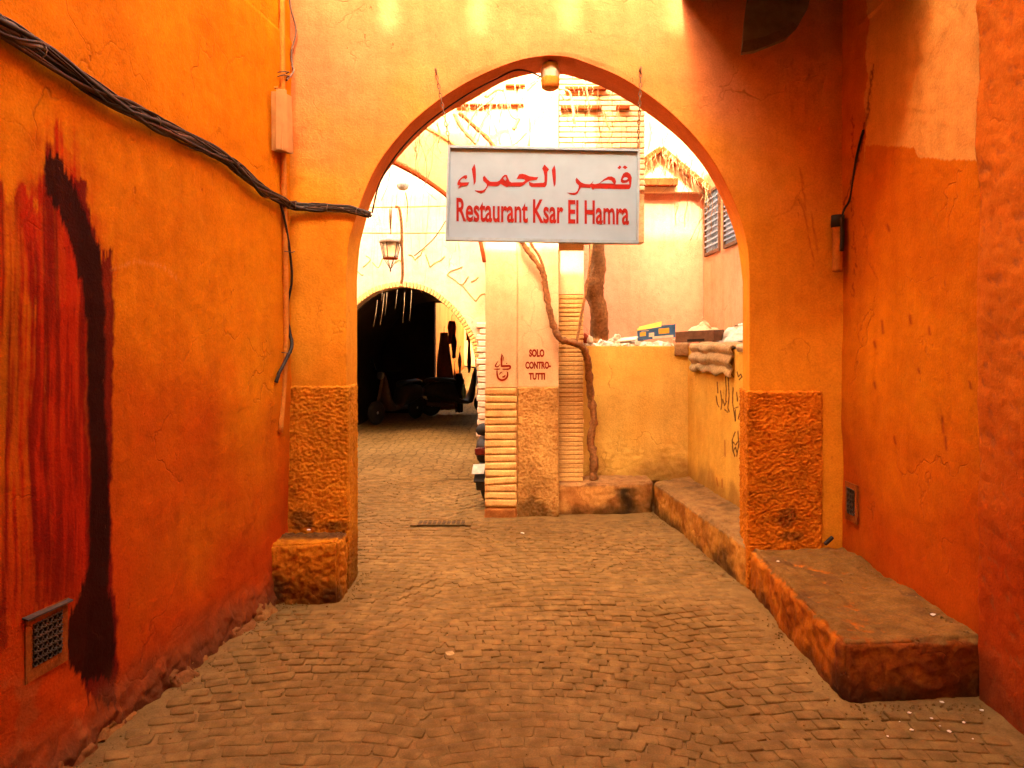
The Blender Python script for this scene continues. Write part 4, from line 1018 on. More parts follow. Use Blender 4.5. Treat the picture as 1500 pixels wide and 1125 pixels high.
# stencils on the panels
sroot = SOLO
def stencil(line, x0, x1, y0, y1):
    a = at(x0, y1, YS - .0205); b_ = at(x1, y0, YS - .0205)
    text_mesh('stencil_lettering', line, 'stencil', SOLO, (a.x, YS - .0225, a.z), b_.x - a.x, b_.z - a.z, .055)
stencil('SOLO', 775, 797.5, 511.5, 523); stencil('CONTRO-', 769.5, 807, 529.5, 540.5); stencil('TUTTI', 774.5, 798.5, 546, 556.5)
def ribbon(name, pts, wds, Y, mat, parent):
    pts = [at(a, b, Y) for a, b in pts]; pts2 = smooth_path(pts, 5); ws = np.interp(np.linspace(0, 1, len(pts2)), np.linspace(0, 1, len(wds)), wds)
    V = []; Fc = []
    for i, p in enumerate(pts2):
        d = pts2[min(i + 1, len(pts2) - 1)] - pts2[max(i - 1, 0)]; d.normalize(); nn_ = Vector((-d.z, 0, d.x)); wv = ws[i] * Y / F / 2
        V += [tuple(p + nn_ * wv), tuple(p - nn_ * wv)]
    for i in range(len(pts2) - 1): Fc.append((2 * i, 2 * i + 1, 2 * i + 3, 2 * i + 2))
    return mesh(name, V, Fc, mat, parent)
def c8(l): return [(700 + a / 11.25, 490 + b / 11.25) for a, b in l]
for k, (l, ws_) in enumerate((([(395, 310), (390, 400), (388, 530)], [.4, 3.2, 2.2]), ([(400, 330), (420, 380), (415, 440)], [.5, 1.5, .4]), ([(335, 435), (300, 490), (290, 525), (330, 530), (365, 490)], [.5, 2, 2, 2, .6]), ([(385, 522), (460, 520), (525, 520), (530, 555), (490, 572), (405, 572)], [3, 3.2, 3, 2.5, 2.5, 1.5]),
                  ([(262, 570), (320, 572), (370, 568)], [.8, 2.4, 1.0]), ([(315, 590), (318, 660), (340, 725), (395, 752), (450, 735), (485, 690), (490, 630), (475, 610)], [1.6, 2.6, 2.8, 3, 2.8, 2.6, 2, .6]), ([(350, 665), (375, 630), (405, 618)], [.6, 2, .6]), ([(395, 700), (430, 695), (455, 665)], [.8, 3, .8]), ([(470, 470), (482, 482)], [1.8, 1.8]))):
    ribbon('stencil_stroke', c8(l), ws_, YS - .0145 - .0003 * k, 'stencil', SOLO)

# ================================================================== LAMP UNDER THE ARCH, LANTERN, WIRES
lp = empty('arch_lamp', 'weathered round lamp fixed under the peak of the archway', 'lamp', None, at(806, 100, 4.98))
cc = at(806, 112, 4.96)
lathe('lamp_shade', [(.012, .095), (.05, .085), (.062, .055), (.066, .02), (.060, -.005), (.058, -.045), (.054, -.07), (.02, -.085)], cc, 'plate', lp, 20)
lathe('lower_band', [(.0605, -.012), (.0625, -.02), (.0605, -.055), (.056, -.078), (.04, -.088)], cc, 'conduit', lp, 20)
tube('wire', smooth_path([cc + Vector((-.02, -.02, .10)), cc + Vector((-.05, -.04, .115)), cc + Vector((-.09, -.03, .11))], 4), .004, 'plate', lp, 5)
box('bracket', cc + Vector((.0, .0, .12)), (.03, .05, .07), 'iron', lp, bevel=.004)
aw = empty('arch_cable', 'thin dark cable clipped along the underside of the archway', 'cable', None, at(560, 250, 5.0))
tube('cable_run', smooth_path([at(545, 312, 5.0), at(556, 268, 5.0), at(580, 228, 5.0), at(612, 192, 5.0), at(648, 163, 5.0), at(690, 135, 5.0), at(730, 114, 5.0), at(755, 103, 5.0), at(775, 105, 4.98), at(795, 114, 4.97)], 5), .006, 'cable3', aw, 6)
ln = empty('hanging_lantern', 'iron lantern hanging before the cream gatehouse wall', 'lantern', None, at(573, 345, 9.4))
YL = 9.4; k_ = YL / F; lc = at(572, 355, YL)
lathe('cap', [(.02, .10), (.05, .06), (.145, .035), (.15, -.005), (.13, -.012), (.02, -.012)], lc, 'plate', ln, 8)
for k in range(6):
    an = k * math.pi / 3 + .3; a = lc + Vector((math.cos(an) * .13, math.sin(an) * .13, -.01)); b_ = lc + Vector((math.cos(an) * .085, math.sin(an) * .085, -.205)); c_ = lc + Vector((0, 0, -.345))
    tube('lantern_bar', [a, b_], .007, 'iron', ln, 5); tube('lantern_bar', [b_, c_], .005, 'iron', ln, 5)
rg = [lc + Vector((math.cos(t_ * math.pi / 6) * .088, math.sin(t_ * math.pi / 6) * .088, -.205)) for t_ in range(13)]
tube('ring', rg, .011, 'brick_red', ln, 6)
lathe('finial', [(.004, .02), (.012, .0), (.004, -.025)], lc + Vector((0, 0, -.355)), 'iron', ln, 8)
m_, t_n, b_n = new_mat('dusty_lantern_glass'); b_n.inputs['Base Color'].default_value = (.85, .78, .6, 1); b_n.inputs['Transmission Weight'].default_value = .9; b_n.inputs['Roughness'].default_value = .35; M['glass'] = m_
lathe('glass', [(.118, -.012), (.078, -.20)], lc, 'glass', ln, 6)
tube('hanger', [lc + Vector((0, 0, .09)), at(574, 302, YL)], .006, 'iron', ln, 5)
rodp = smooth_path([at(579, 303, YL - .05), at(585, 306, YL - .05), at(588, 330, YL - .05), at(589, 370, YL - .05), at(590, 400, YL - .05), at(588, 416, YL - .05)], 4)
br = empty('bracket_post', 'bent rusty bracket post beside the hanging lantern', 'bracket', None, at(588, 416, YL)); tube('bent_post', rodp, .018, 'wood', br, 7, .15)
tube('short_strap', [at(571, 306, YL - .02), at(572, 335, YL - .02)], .012, 'wood', br, 6)
fx = empty('bulb_fixture', 'small pale bulb fixture hanging above the lantern', 'lamp', None, at(589, 272, YL)); lathe('shade', [(.05, .05), (.085, .02), (.07, -.02), (.045, -.045), (.01, -.05)], at(590, 273, YL), 'plate', fx, 12)
tube('cord', smooth_path([at(594, 282, YL), at(597, 300, YL), at(596, 325, YL)], 4), .007, 'wood', fx, 5)
def wire(pts, r, mat, label, grp='wires across the court'):
    o = tube('wire', smooth_path(pts, 8), r, mat, None, 5); tag(o, label, 'wire', grp); return o
wire([at(500, 304, 9.5), at(600, 303, 9.5), at(720, 300, 9.5)], .009, 'brick', 'upper of two level wires stretched above the lantern')
wire([at(500, 341, 9.5), at(600, 341.5, 9.5), at(720, 340, 9.5)], .009, 'brick', 'lower of two level wires crossing the lantern top')
wire([at(655, 320, 8), at(635, 350, 8), at(607, 375, 8)], .006, 'cable3', 'slanting thin wire running down from behind the sign')

# ================================================================== CABLES AND PIPES ON THE LEFT WALL
cb = empty('cable_bundle', 'thick bundle of dark cables sagging along the alley wall to the archway', 'cable', None, lw(300, 222))
pth = [lw(-60, 8, .035), lw(0, 47, .035), lw(60, 87, .035), lw(130, 132, .035), lw(200, 172, .035), lw(262, 203, .035), lw(318, 232, .035), lw(348, 254, .035), lw(376, 279, .035), lw(402, 294, .035), at(424, 300, D - .07), at(445, 302, D - .035), at(480, 305, D - .03), at(515, 308, D - .03), at(541, 314, D - .03)]
cen = smooth_path(pth, 8); rc = random.Random(2)
for k in range(24):
    ph0 = rc.uniform(0, 6.28); tw = rc.uniform(.10, .26) * rc.choice((1, 1, -1)); rr = rc.uniform(.012, .042); pts = []
    nlast = len(cen) - (0 if k < 12 else rc.randint(2, 30))
    for i in range(nlast):
        s = i / len(cen); R_ = rr * (1 - .45 * s); an = ph0 + tw * i + .6 * math.sin(i * .21 + k)
        pts.append(cen[i] + Vector((math.cos(an) * .6, 0, math.sin(an))) * R_ + Vector((.004, 0, 0)))
    tube('cable', pts, rc.choice((.006, .0085, .0105, .005)), ('cable', 'cable', 'cable3', 'cable', 'cable2', 'cable', 'cable3')[k % 7], cb, 6)
for i in (14, 34, 52, 66, 78, 84, 96, 106):
    if i < len(cen):
        d = (cen[min(i + 1, len(cen) - 1)] - cen[i - 1]).normalized(); a = d.cross(Vector((0, 1, 0))).normalized(); b_ = d.cross(a); R_ = .034 * (1 - .4 * i / len(cen))
        tube('tie', [cen[i] + (a * math.cos(t_ * .63) + b_ * math.sin(t_ * .63)) * R_ for t_ in range(11)], .003, 'cable2', cb, 5)
cd = empty('wall_conduit', 'painted upright conduit in the corner beside the archway', 'pipe', None, lw(407, 636))
tube('pipe', smooth_path([lw(409, -40, .02), lw(409, 60, .02), lw(410, 150, .02), lw(411, 230, .02), lw(412, 300, .02), lw(414, 400, .02), lw(415, 500, .018), lw(412, 570, .016), lw(407, 634, .016)], 5), .0175, 'conduit', cd, 10)
tube('clip', [lw(404, 112, .012), lw(407, 110, .045), lw(414, 112, .045), lw(417, 114, .01)], .004, 'iron', cd, 5); tube('clip', [lw(404, 106, .012), lw(407, 105, .045), lw(414, 106, .045), lw(417, 108, .01)], .004, 'iron', cd, 5)
jb = empty('junction_box', 'flat beige cable box hanging open on the corner conduit', 'box', None, lw(403, 180))
qa = [lw(392, 132, .03), lw(402, 137, .062), lw(414, 146, .062), lw(416, 228, .062), lw(404, 222, .062), lw(395, 219, .03)]
nn_ = Vector((1, -LSL, 0)).normalized()
poly_prism('cover', [lw(392, 130, .055), lw(401, 132, .075), lw(403.5, 219, .075), lw(394, 218, .045)], Vector((.006, .01, 0)), 'box', jb)
poly_prism('body', [lw(397, 134, .0), lw(413, 142, .0), lw(415.5, 226, .0), lw(398, 220, .0)], nn_ * .065, 'box', jb)
tube('top_cap', [lw(393.5, 131, .05), lw(393, 127, .05)], .012, 'conduit', jb, 8)
c_ = empty('thin_cable', 'thin looping cable tied to the top of the corner conduit', 'cable', None, lw(418, 90))
tube('cable_run', smooth_path([lw(417, -30, .03), lw(419, 10, .03), lw(423, 45, .05), at(427, 75, D - .03), at(428, 95, D - .03), lw(421, 106, .04), lw(413, 118, .03)], 5), .0065, 'cable2', c_, 6, .1)
c_ = empty('drooping_cable', 'black drooping cable dangling loose under the cable bundle', 'cable', None, lw(400, 560))
tube('cable_run', smooth_path([lw(404, 298, .03), lw(411, 330, .035), lw(416, 370, .04), lw(419, 410, .04), at(422, 445, D - .05), at(423, 480, D - .05), lw(418, 505, .045), lw(411, 525, .04), lw(403, 545, .03), lw(400, 560, .02)], 6), [.008] * 30 + [.0115] * 25, 'cable', c_, 7, .12)
for a, b_ in ((412, 518), (416, 370)): tube('tie', [lw(a - 6, b_ - 2, .03), lw(a, b_, .06), lw(a + 7, b_ - 2, .04)], .003, 'iron', c_, 4)
for k, (a, b_) in enumerate(((193, 36), (224, 320), (189, 315), (203, 375), (208, 560))):
    pass

# ================================================================== PIPE, VENTS AND DRAIN
dp = empty('drain_pipe', 'short upright orange pipe with open black mouth in the wall corner', 'pipe', None, at(1228, 395, D - .05))
pb = at(1227, 0, D - .055)
lathe('pipe_body', [(.032, 0), (.033, .02), (.032, .27), (.035, .28), (.035, .31), (.032, .31), (.029, .25)], Vector((pb.x, pb.y, at(0, 398, 4.8).z)), 'conduit', dp, 14)
lathe('black_mouth', [(.034, 0), (.0405, .0), (.0405, .075), (.037, .078), (.034, .076), (.032, .0)], Vector((pb.x, pb.y, at(0, 333, 4.8).z)), 'dark', dp, 14)
tube('black_cable', smooth_path([at(1233, 368, 4.76), at(1234, 340, 4.76), at(1233, 320, 4.76), at(1237, 306, 4.76), rw(1248, 288, .01), rw(1256, 232, .008), rw(1266, 190, .006)], 5), [.014] * 11 + [.007] * 20, 'cable', dp, 6)
def grille(name, label, Pf, uw, zh, origin, u, n, cells):
    """framed vent: origin lower corner, u along the wall, n out of the wall."""
    g = empty(name, label, 'vent', None, origin); u = u.normalized(); z_ = Vector((0, 0, 1)); fw, fd = Pf
    def slab(nm, a0, a1, b0, b1, d0, d1, mat): 
        pts = [origin + u * a + z_ * b + n * d0 for a, b in ((a0, b0), (a1, b0), (a1, b1), (a0, b1))]
        return poly_prism(nm, pts, n * (d1 - d0), mat, g)
    slab('frame_bar', 0, uw, 0, fw, .0, fd, 'ventframe'); slab('frame_bar', 0, uw, zh - fw * .8, zh, .0, fd, 'ventframe')
    slab('frame_bar', 0, fw * .7, fw, zh - fw * .8, .0, fd, 'ventframe'); slab('frame_bar', uw - fw * .7, uw, fw, zh - fw * .8, .0, fd, 'ventframe')
    slab('dark_opening', fw * .7, uw - fw * .7, fw, zh - fw * .8, -.005, .004, 'dark')
    nx_, nz_ = cells; gw_, gh_ = (uw - 1.4 * fw), (zh - 1.8 * fw); ring_items = []
    for i in range(nx_):
        for j in range(nz_):
            c0 = origin + u * (fw * .7 + gw_ * (i + .5) / nx_) + z_ * (fw + gh_ * (j + .5) / nz_) + n * .010
            r0 = min(gw_ / nx_, gh_ / nz_) * .47
            ring_items.append(([c0 + u * (math.cos(t_ * math.pi / 3) * r0) + z_ * (math.sin(t_ * math.pi / 3) * r0 * 1.05) for t_ in range(7)], .0035))
            ring_items.append(([c0 + u * r0 * .7 + z_ * r0 * .8, c0 + u * r0 * 1.3 + z_ * r0 * 1.3], .003))
    tubes('grille', ring_items, 'iron', g, 4)
    return g
oL = lw(33, 1003, .004); uL = lw(95, 975, .004) - oL; uL.z = 0
gl = grille('wall_vent', 'square vent with patterned iron grille low on the paint-spilled wall', (.045, .009), uL.length, (lw(33, 905) - lw(33, 1003)).z, oL, uL, Vector((1, -LSL, 0)).normalized(), (6, 6))
poly_prism('top_flashing', [lw(30, 907, .0), lw(97, 877, .0), lw(97, 880, .03), lw(30, 910, .03)], Vector((0, 0, .006)), 'iron', gl)
oR = rw(1258, 769, .003); uR = rw(1240, 762, .003) - oR; uR.z = 0
grille('wall_vent', 'small framed vent low on the wall above the bench end', (.045, .008), uR.length, .245, oR, uR, Vector((-1, 0, 0)), (3, 5))
dg = empty('drain_grate', 'flat drain grate with square holes set in the paving', 'drain', None, at(647, 768, 6.54))
dc = at(647, 768, 6.54); dc.z = .016; wd, dd = .42, .15
bmg = bmesh.new(); nx_, ny_ = 10, 3
for i in range(nx_ + 1):
    x = -wd / 2 + wd * i / nx_; bmesh.ops.create_cube(bmg, size=1, matrix=Matrix.Translation(dc + Vector((x, 0, 0))) @ Matrix.Diagonal((.013, dd, .004, 1)))
bmo('grate_bars', bmg, 'sett', dg)
bmg = bmesh.new()
for j in range(ny_ + 1):
    y = -dd / 2 + dd * j / ny_; bmesh.ops.create_cube(bmg, size=1, matrix=Matrix.Translation(dc + Vector((0, y, .0005))) @ Matrix.Diagonal((wd + .02, .014, .0037, 1)))
bmo('cross_bars', bmg, 'sett', dg)
box('pit', dc + Vector((0, 0, -.004)), (wd, dd, .003), 'dark', dg)
box('rim', dc + Vector((-wd / 2 - .03, 0, -.002)), (.05, dd + .06, .012), 'sett', dg, bevel=.003); box('rim', dc + Vector((wd / 2 + .03, 0, -.002)), (.05, dd + .06, .012), 'sett', dg, bevel=.003)

# ================================================================== OVERHEAD IN THE CORNER
cn = empty('corner_canopy', 'dark canopy of old boards in the corner overhead with added shade boards and a torn hanging sheet', 'canopy', None, (1.8, 4.3, 3.9))
from mathutils import Euler
for k in range(6): box('canopy_board', (1.20 + .183 * k, 4.315, 3.955 + .008 * (k % 2)), (.180, 1.05, .03), 'slab', cn, bevel=.004)
poly_prism('front_board', [Vector((1.11, 3.80, 3.40)), Vector((2.06, 3.80, 3.40)), Vector((2.06, 3.80, 3.935)), Vector((1.11, 3.80, 3.935))], Vector((0, -.03, 0)), 'slab', cn)  # unseen front skirt, added to darken the corner below
poly_prism('side_board', [Vector((1.14, 3.805, 3.41)), Vector((1.14, D - .01, 3.885)), Vector((1.14, D - .01, 3.935)), Vector((1.14, 3.805, 3.935))], Vector((-.03, 0, 0)), 'slab', cn)  # unseen side skirt, added to keep light out of the corner
YH = 4.45
shp = [(1098, -30), (1090, 30), (1086, 77), (1105, 74), (1125, 66), (1150, 56), (1168, 38), (1184, 10), (1192, -30)]
poly_prism('torn_sheet', [at(a, b, YH) for a, b in shp], Vector((.01, .045, 0)), 'slab', cn)
poly_prism('torn_edge', [at(a, b, YH - .012) for a, b in ((1086, 77), (1105, 74), (1125, 66), (1150, 56), (1168, 38), (1160, 30), (1140, 45), (1118, 54), (1089, 60))], Vector((0, .012, 0)), 'iron', cn)

# ================================================================== SCOOTERS
def copy_tree(o, parent=None):
    c = o.copy(); COL.objects.link(c); c.parent = parent
    for ch in list(o.children): copy_tree(ch, c)
    return c
def wheel(parent, y, r, wd_):
    wt = lathe('wheel', [(r * .62, -wd_ * .4), (r * .80, -wd_ / 2), (r * .95, -wd_ * .38), (r, 0), (r * .95, wd_ * .38), (r * .80, wd_ / 2), (r * .62, wd_ * .4)], Vector((0, y, r)), 'rubber', parent, 28, axis='X')
    lathe('rim', [(.02, -.045), (.035, -.03), (r * .55, -.02), (r * .63, -wd_ * .3), (r * .63, wd_ * .3), (r * .55, .02), (.035, .03), (.02, .045)], Vector((0, y, r)), 'chrome', wt, 24, axis='X')
def make_scooter(label, group=None):
    s = empty('parked_scooter', label, 'scooter', group)
    wheel(s, 0, .225, .10); wheel(s, 1.22, .225, .09)
    # body shell: a run of rounded cross-sections
    prof = [(-.16, .44, .62, .08), (-.02, .42, .70, .14), (.25, .33, .73, .16), (.50, .28, .70, .15), (.60, .24, .36, .16), (.80, .22, .31, .17), (.92, .24, .52, .15), (.98, .34, .86, .11), (1.02, .60, .98, .07)]
    V, Fc = [], []; n = 12
    for (y, z0, z1, hw) in prof:
        for k in range(n):
            an = 2 * math.pi * k / n; V.append((math.copysign(abs(math.cos(an)) ** .7, math.cos(an)) * hw, y, (z0 + z1) / 2 + math.copysign(abs(math.sin(an)) ** .7, math.sin(an)) * (z1 - z0) / 2))
    for i in range(len(prof) - 1):
        for k in range(n): Fc.append((i * n + k, i * n + (k + 1) % n, (i + 1) * n + (k + 1) % n, (i + 1) * n + k))
    Fc += [tuple(range(n))[::-1], tuple((len(prof) - 1) * n + k for k in range(n))]
    mesh('body', V, Fc, 'scooterpaint', s, True)
    V, Fc = [], []
    for (y, z, hw) in ((-.12, .74, .08), (.0, .77, .13), (.3, .76, .14), (.5, .74, .11), (.56, .70, .06)):
        for k in range(8): an = 2 * math.pi * k / 8; V.append((math.cos(an) * hw, y, z + math.sin(an) * .045))
    for i in range(4):
        for k in range(8): Fc.append((i * 8 + k, i * 8 + (k + 1) % 8, (i + 1) * 8 + (k + 1) % 8, (i + 1) * 8 + k))
    Fc += [tuple(range(8))[::-1], tuple(32 + k for k in range(8))]
    mesh('seat', V, Fc, 'rubber', s, True)
    # rear mudguard hugging the wheel
    V, Fc = [], []
    for i in range(10):
        an = math.radians(70 + i * 13)
        for x in (-.065, -.05, .05, .065):
            rr = .255 if abs(x) < .06 else .235; V.append((x, math.cos(an) * rr, .225 + math.sin(an) * rr))
    for i in range(9):
        for k in range(3): Fc.append((i * 4 + k, i * 4 + k + 1, (i + 1) * 4 + k + 1, (i + 1) * 4 + k))
    o = mesh('mudguard', V, Fc, 'scooterpaint', s, True); o.modifiers.new('thick', 'SOLIDIFY').thickness = .006
    pl_ = box('number_plate', (0, -.285, .40), (.13, .006, .10), 'plate', s, rot=Euler((-.55, 0, 0)), bevel=.002)
    box('plate_holder', (0, -.255, .33), (.12, .03, .13), 'rubber', s, rot=Euler((-.55, 0, 0)), bevel=.006)
    box('tail_light', (0, -.20, .555), (.11, .07, .07), 'redplastic', s, bevel=.015); 
    for sx_ in (): lathe('indicator', [(.005, -.03), (.028, -.015), (.028, .015), (.005, .03)], Vector((sx_ * .13, -.18, .53)), 'redplastic', s, 10)
    tube('exhaust', [Vector((.13, .45, .22)), Vector((.14, .1, .24)), Vector((.14, -.22, .29))], [.02, .045, .04], 'iron', s, 10)
    tube('fork', [Vector((0, 1.22, .225)), Vector((0, 1.08, .75)), Vector((0, 1.02, .98))], .03, 'iron', s, 8)
    tube('handlebar', smooth_path([Vector((-.33, .92, 1.02)), Vector((-.12, 1.0, 1.0)), Vector((.12, 1.0, 1.0)), Vector((.33, .92, 1.02))], 4), .014, 'rubber', s, 8)
    lathe('headlight', [(.02, -.05), (.07, -.03), (.075, .02), (.06, .03)], Vector((0, 1.10, .92)), 'chrome', s, 14, rot=Euler((-math.pi / 2, 0, 0)))
    for sx_ in (1,): tube('mirror', [Vector((sx_ * .2, .98, 1.0)), Vector((sx_ * .27, .97, 1.15)), Vector((sx_ * .31, .97, 1.19))], [.006, .006, .04], 'chrome', s, 8)
    return s
S0 = make_scooter('scooter tail with number plate poking out behind the brick quoin')
S1 = copy_tree(S0); S2 = copy_tree(S0)
S0.location = (-.165, 7.26, .008); S0.rotation_euler = (0, -.10, math.radians(-24))
S1['label'] = 'dark scooter parked inside the tunnel away from the hanging goods'; S1.location = (-1.95, 15.0, .014); S1.rotation_euler = (0, 0, math.radians(150))
S2['label'] = 'dark scooter parked crosswise under the goods at the far tunnel mouth'; S2.location = (-1.70, 15.5, .014); S2.rotation_euler = (0, 0, math.radians(-62))
for q_ in (S0, S1, S2): q_['group'] = 'parked scooters'

# ================================================================== GOODS HUNG AT THE FAR END OF THE TUNNEL
def hanging_cloth(px0, px1, py0, py1, Y, mat, label, name='hanging_garment', cat='garment', taper=.7, folds=4):
    a = at((px0 + px1) / 2, py0, Y); b_ = at((px0 + px1) / 2, py1, Y); W_ = (px1 - px0) * Y / F; n = 24; m_ = 10; V, Fc = [], []; ph_ = random.random() * 6
    root = empty(name, label, cat, 'goods hung at the tunnel end', a)
    for j in range(m_ + 1):
        t_ = j / m_; p = a.lerp(b_, t_); wd_ = W_ * (.55 + .45 * min(1, t_ * 3)) * (1 - (1 - taper) * t_) + .02 * math.sin(t_ * 7 + ph_)
        for k in range(n):
            an = 2 * math.pi * k / n; V.append((p.x + math.cos(an) * wd_ / 2, p.y + math.sin(an) * (.05 + .02 * math.sin(folds * an + t_ * 3 + ph_)) + .012 * math.sin(folds * an), p.z + (.02 * math.sin(folds * an + ph_) if j == m_ else 0)))
    for j in range(m_):
        for k in range(n): Fc.append((j * n + k, j * n + (k + 1) % n, (j + 1) * n + (k + 1) % n, (j + 1) * n + k))
    Fc += [tuple(range(n)), tuple(m_ * n + k for k in range(n))[::-1]]
    mesh('cloth', V, Fc, mat, root, True)
    tube('hook', [a, a + Vector((0, 0, .10)), a + Vector((.02, .02, .14))], .006, 'iron', root, 5)
    return root
hanging_cloth(661, 669, 490, 524, 15.2, 'goods1', 'dark narrow garment hanging highest inside the far tunnel mouth', taper=.8)
hanging_cloth(671, 676, 516, 548, 16.8, 'goods1', 'thin dark strip of cloth hanging in the middle of the far street')
hanging_cloth(684, 690.5, 497, 545, 15.6, 'goods1', 'long dark garment hanging below the rust-red pennant', taper=.6)
hanging_cloth(684, 692, 476, 498, 15.55, 'goods3', 'rust-red pennant hanging by the pale tunnel jamb', 'hanging_pennant', 'pennant', taper=1.5)
hanging_cloth(655, 669, 470, 503, 15.7, 'goods3', 'rust-red bundle of goods hanging under the tunnel vault', 'hanging_bundle', 'bundle', taper=.8)
hanging_cloth(664, 681, 547, 603, 15.9, 'goods1', 'dark hooded cloak hung at the far tunnel mouth above the scooter', taper=.7, folds=5)
hanging_cloth(676, 683, 563, 583, 15.75, 'goods4', 'faded green cloth hanging on the dark cloak')
hanging_cloth(664.5, 667.5, 537, 575, 16.6, 'goods2', 'narrow brown cloth beside the dark cloak')
hanging_cloth(640, 661, 487, 600, 15.98, 'goods2', 'wide brown curtain hanging down the darker side of the far tunnel mouth', 'hanging_curtain', 'curtain', taper=1.0, folds=6)
lb = empty('leaning_board', 'brown board leaning at the far mouth of the tunnel', 'board', None, at(655, 605, 16.0))
poly_prism('board', [at(644, 600, 15.9), at(669, 600, 15.9), at(657, 508, 16.1), at(648, 505, 16.1)], Vector((0, .04, .01)), 'goods2', lb)
tube('batten', [at(657, 508, 15.95), at(669, 596, 15.8)], .02, 'brownwood', lb, 6)

# ================================================================== RUBBISH ON THE YARD WALL
bxr = empty('blue_carton', 'torn blue and yellow carton lying on the yard wall', 'carton', None, at(962, 498, 7.5))
p0 = at(934, 499, 7.46); p1 = at(989, 494, 7.46); zh = .135
def quad(nm, a, b_, c_, d, t_, mat, par): return poly_prism(nm, [a, b_, c_, d], t_, mat, par)
dv = Vector((.03, .22, 0))
quad('side', p0, p1, p1 + Vector((.004, 0, zh)), p0 + Vector((-.004, 0, zh * .72)), Vector((0, .006, 0)), 'blue', bxr)
quad('side', p0 + dv, p1 + dv, p1 + dv + Vector((0, 0, zh)), p0 + dv + Vector((0, 0, zh)), Vector((0, .006, 0)), 'blue', bxr)
quad('end', p0 + Vector((0, .008, 0)), p0 + dv, p0 + dv + Vector((0, 0, zh)), p0 + Vector((0, .008, zh * .7)), Vector((.006, 0, 0)), 'yellow', bxr)
quad('end', p1 + Vector((0, .008, 0)), p1 + dv, p1 + dv + Vector((0, 0, zh)), p1 + Vector((0, .008, zh)), Vector((-.006, 0, 0)), 'yellow', bxr)
quad('flap', p0 + Vector((0, .01, zh * .74)), p0 + dv * .9 + Vector((.02, 0, zh * 1.02)), p0 + dv + Vector((.26, .0, zh * 1.45)), p0 + Vector((.24, .02, zh * .98)), Vector((0, 0, .006)), 'yellow', bxr)
for (u0, u1, v0, v1, mt) in ((.06, .22, .30, .60, 'yellow'), (.30, .44, .2, .5, 'paper'), (.56, .84, .35, .75, 'yellow'), (.40, .95, .02, .20, 'paper'), (.10, .30, .66, .70, 'paper')):
    a = p0.lerp(p1, u0); b_ = p0.lerp(p1, u1); quad('printed_patch', a + Vector((0, -.002, zh * v0)), b_ + Vector((0, -.002, zh * v0)), b_ + Vector((0, -.002, zh * v1)), a + Vector((0, -.002, zh * v1)), Vector((0, .0015, 0)), mt, bxr)
dr = empty('wooden_drawer', 'brown wooden drawer standing on the corner of the yard walls', 'drawer', None, at(1024, 501, 7.2))
d0 = at(990, 502, 7.30); d1 = at(1046, 500, 7.18); d2 = at(1061, 498, 7.42); hz = Vector((0, 0, .105))
quad('front_board', d0, d1, d1 + hz, d0 + hz, Vector((.004, .02, 0)), 'brownwood', dr)
quad('side_board', d1 + Vector((.001, .022, 0)), d2, d2 + hz, d1 + Vector((.001, .022, 0)) + hz, Vector((-.018, 0, 0)), 'brownwood', dr)
d3 = d0 + (d2 - d1); quad('back_board', d3, d2 + Vector((-.02, 0, 0)), d2 + Vector((-.02, 0, .105)), d3 + hz, Vector((0, -.018, 0)), 'brownwood', dr)
quad('side_board', d0 + Vector((0, .022, 0)), d3, d3 + hz, d0 + Vector((0, .022, 0)) + hz, Vector((.018, 0, 0)), 'brownwood', dr)
quad('dark_slot', d0.lerp(d1, .3) + Vector((0, -.003, .008)), d0.lerp(d1, .75) + Vector((0, -.003, .008)), d0.lerp(d1, .75) + Vector((0, -.003, .03)), d0.lerp(d1, .3) + Vector((0, -.003, .03)), Vector((0, .002, 0)), 'dark', dr)
def heap(name, c, rx, ry, h_, mat, label, cat, seed, peak=1.0, amp=.25):
    n, m_ = 36, 14; V = []; Fc = []
    for j in range(m_ + 1):
        t_ = j / m_
        for k in range(n):
            an = 2 * math.pi * k / n; V.append((math.cos(an) * rx * t_, math.sin(an) * ry * t_, h_ * (1 - t_ ** peak)))
    V = np.array(V); V = V + np.stack([fbm(V * 9 + seed, 3), fbm(V * 9 + seed + 9, 3), fbm(V * 8 + seed + 4, 3)], 1) * amp * h_ * np.array([1, 1, .8])
    for j in range(m_):
        for k in range(n): Fc.append((j * n + k, (j + 1) * n + k, (j + 1) * n + (k + 1) % n, j * n + (k + 1) % n))
    o = mesh(name, V + np.array(c), Fc, mat, None, True); o.modifiers.new('thick', 'SOLIDIFY').thickness = .012
    tag(o, label, cat); return o
heap('cloth_heap', at(1032, 500, 7.75), .33, .25, .25, 'cloth', 'pale peaked heap of sackcloth behind the wooden drawer', 'cloth', 3, .8, .16)
heap('cloth_heap', at(1085, 500, 7.4), .24, .5, .16, 'paper', 'pale crumpled sheeting heaped beside the arch edge', 'cloth', 8, 1.6, .35)
heap('rubble_heap', at(905, 508, 7.5), .26, .15, .085, 'paper', 'low heap of pale rubble and paper between trunk and blue carton', 'rubble', 14, 1.2, .9)
heap('rubble_heap', at(958, 508, 7.42), .28, .10, .055, 'paper', 'white crumpled scraps lying in front of the blue carton', 'rubble', 24, 1.2, .9)
for k, (a, b_, sx_, rz, lab) in enumerate(((895, 503, .10, .3, 'flat pale scrap of board on the rubble nearest the trunk'), (918, 497, .13, -.4, 'tilted pale scrap of board leaning toward the blue carton'), (880, 506, .07, .9, 'smallest pale scrap lying at the foot of the trunk'))):
    c0 = at(a, b_, 7.42); o = box('scrap_board', c0, (sx_ * 1.6, sx_, .012), 'paper', None, rot=Euler((.25, .2 - .3 * k, rz)), bevel=.002); tag(o, lab, 'scrap', 'scraps on the yard wall')
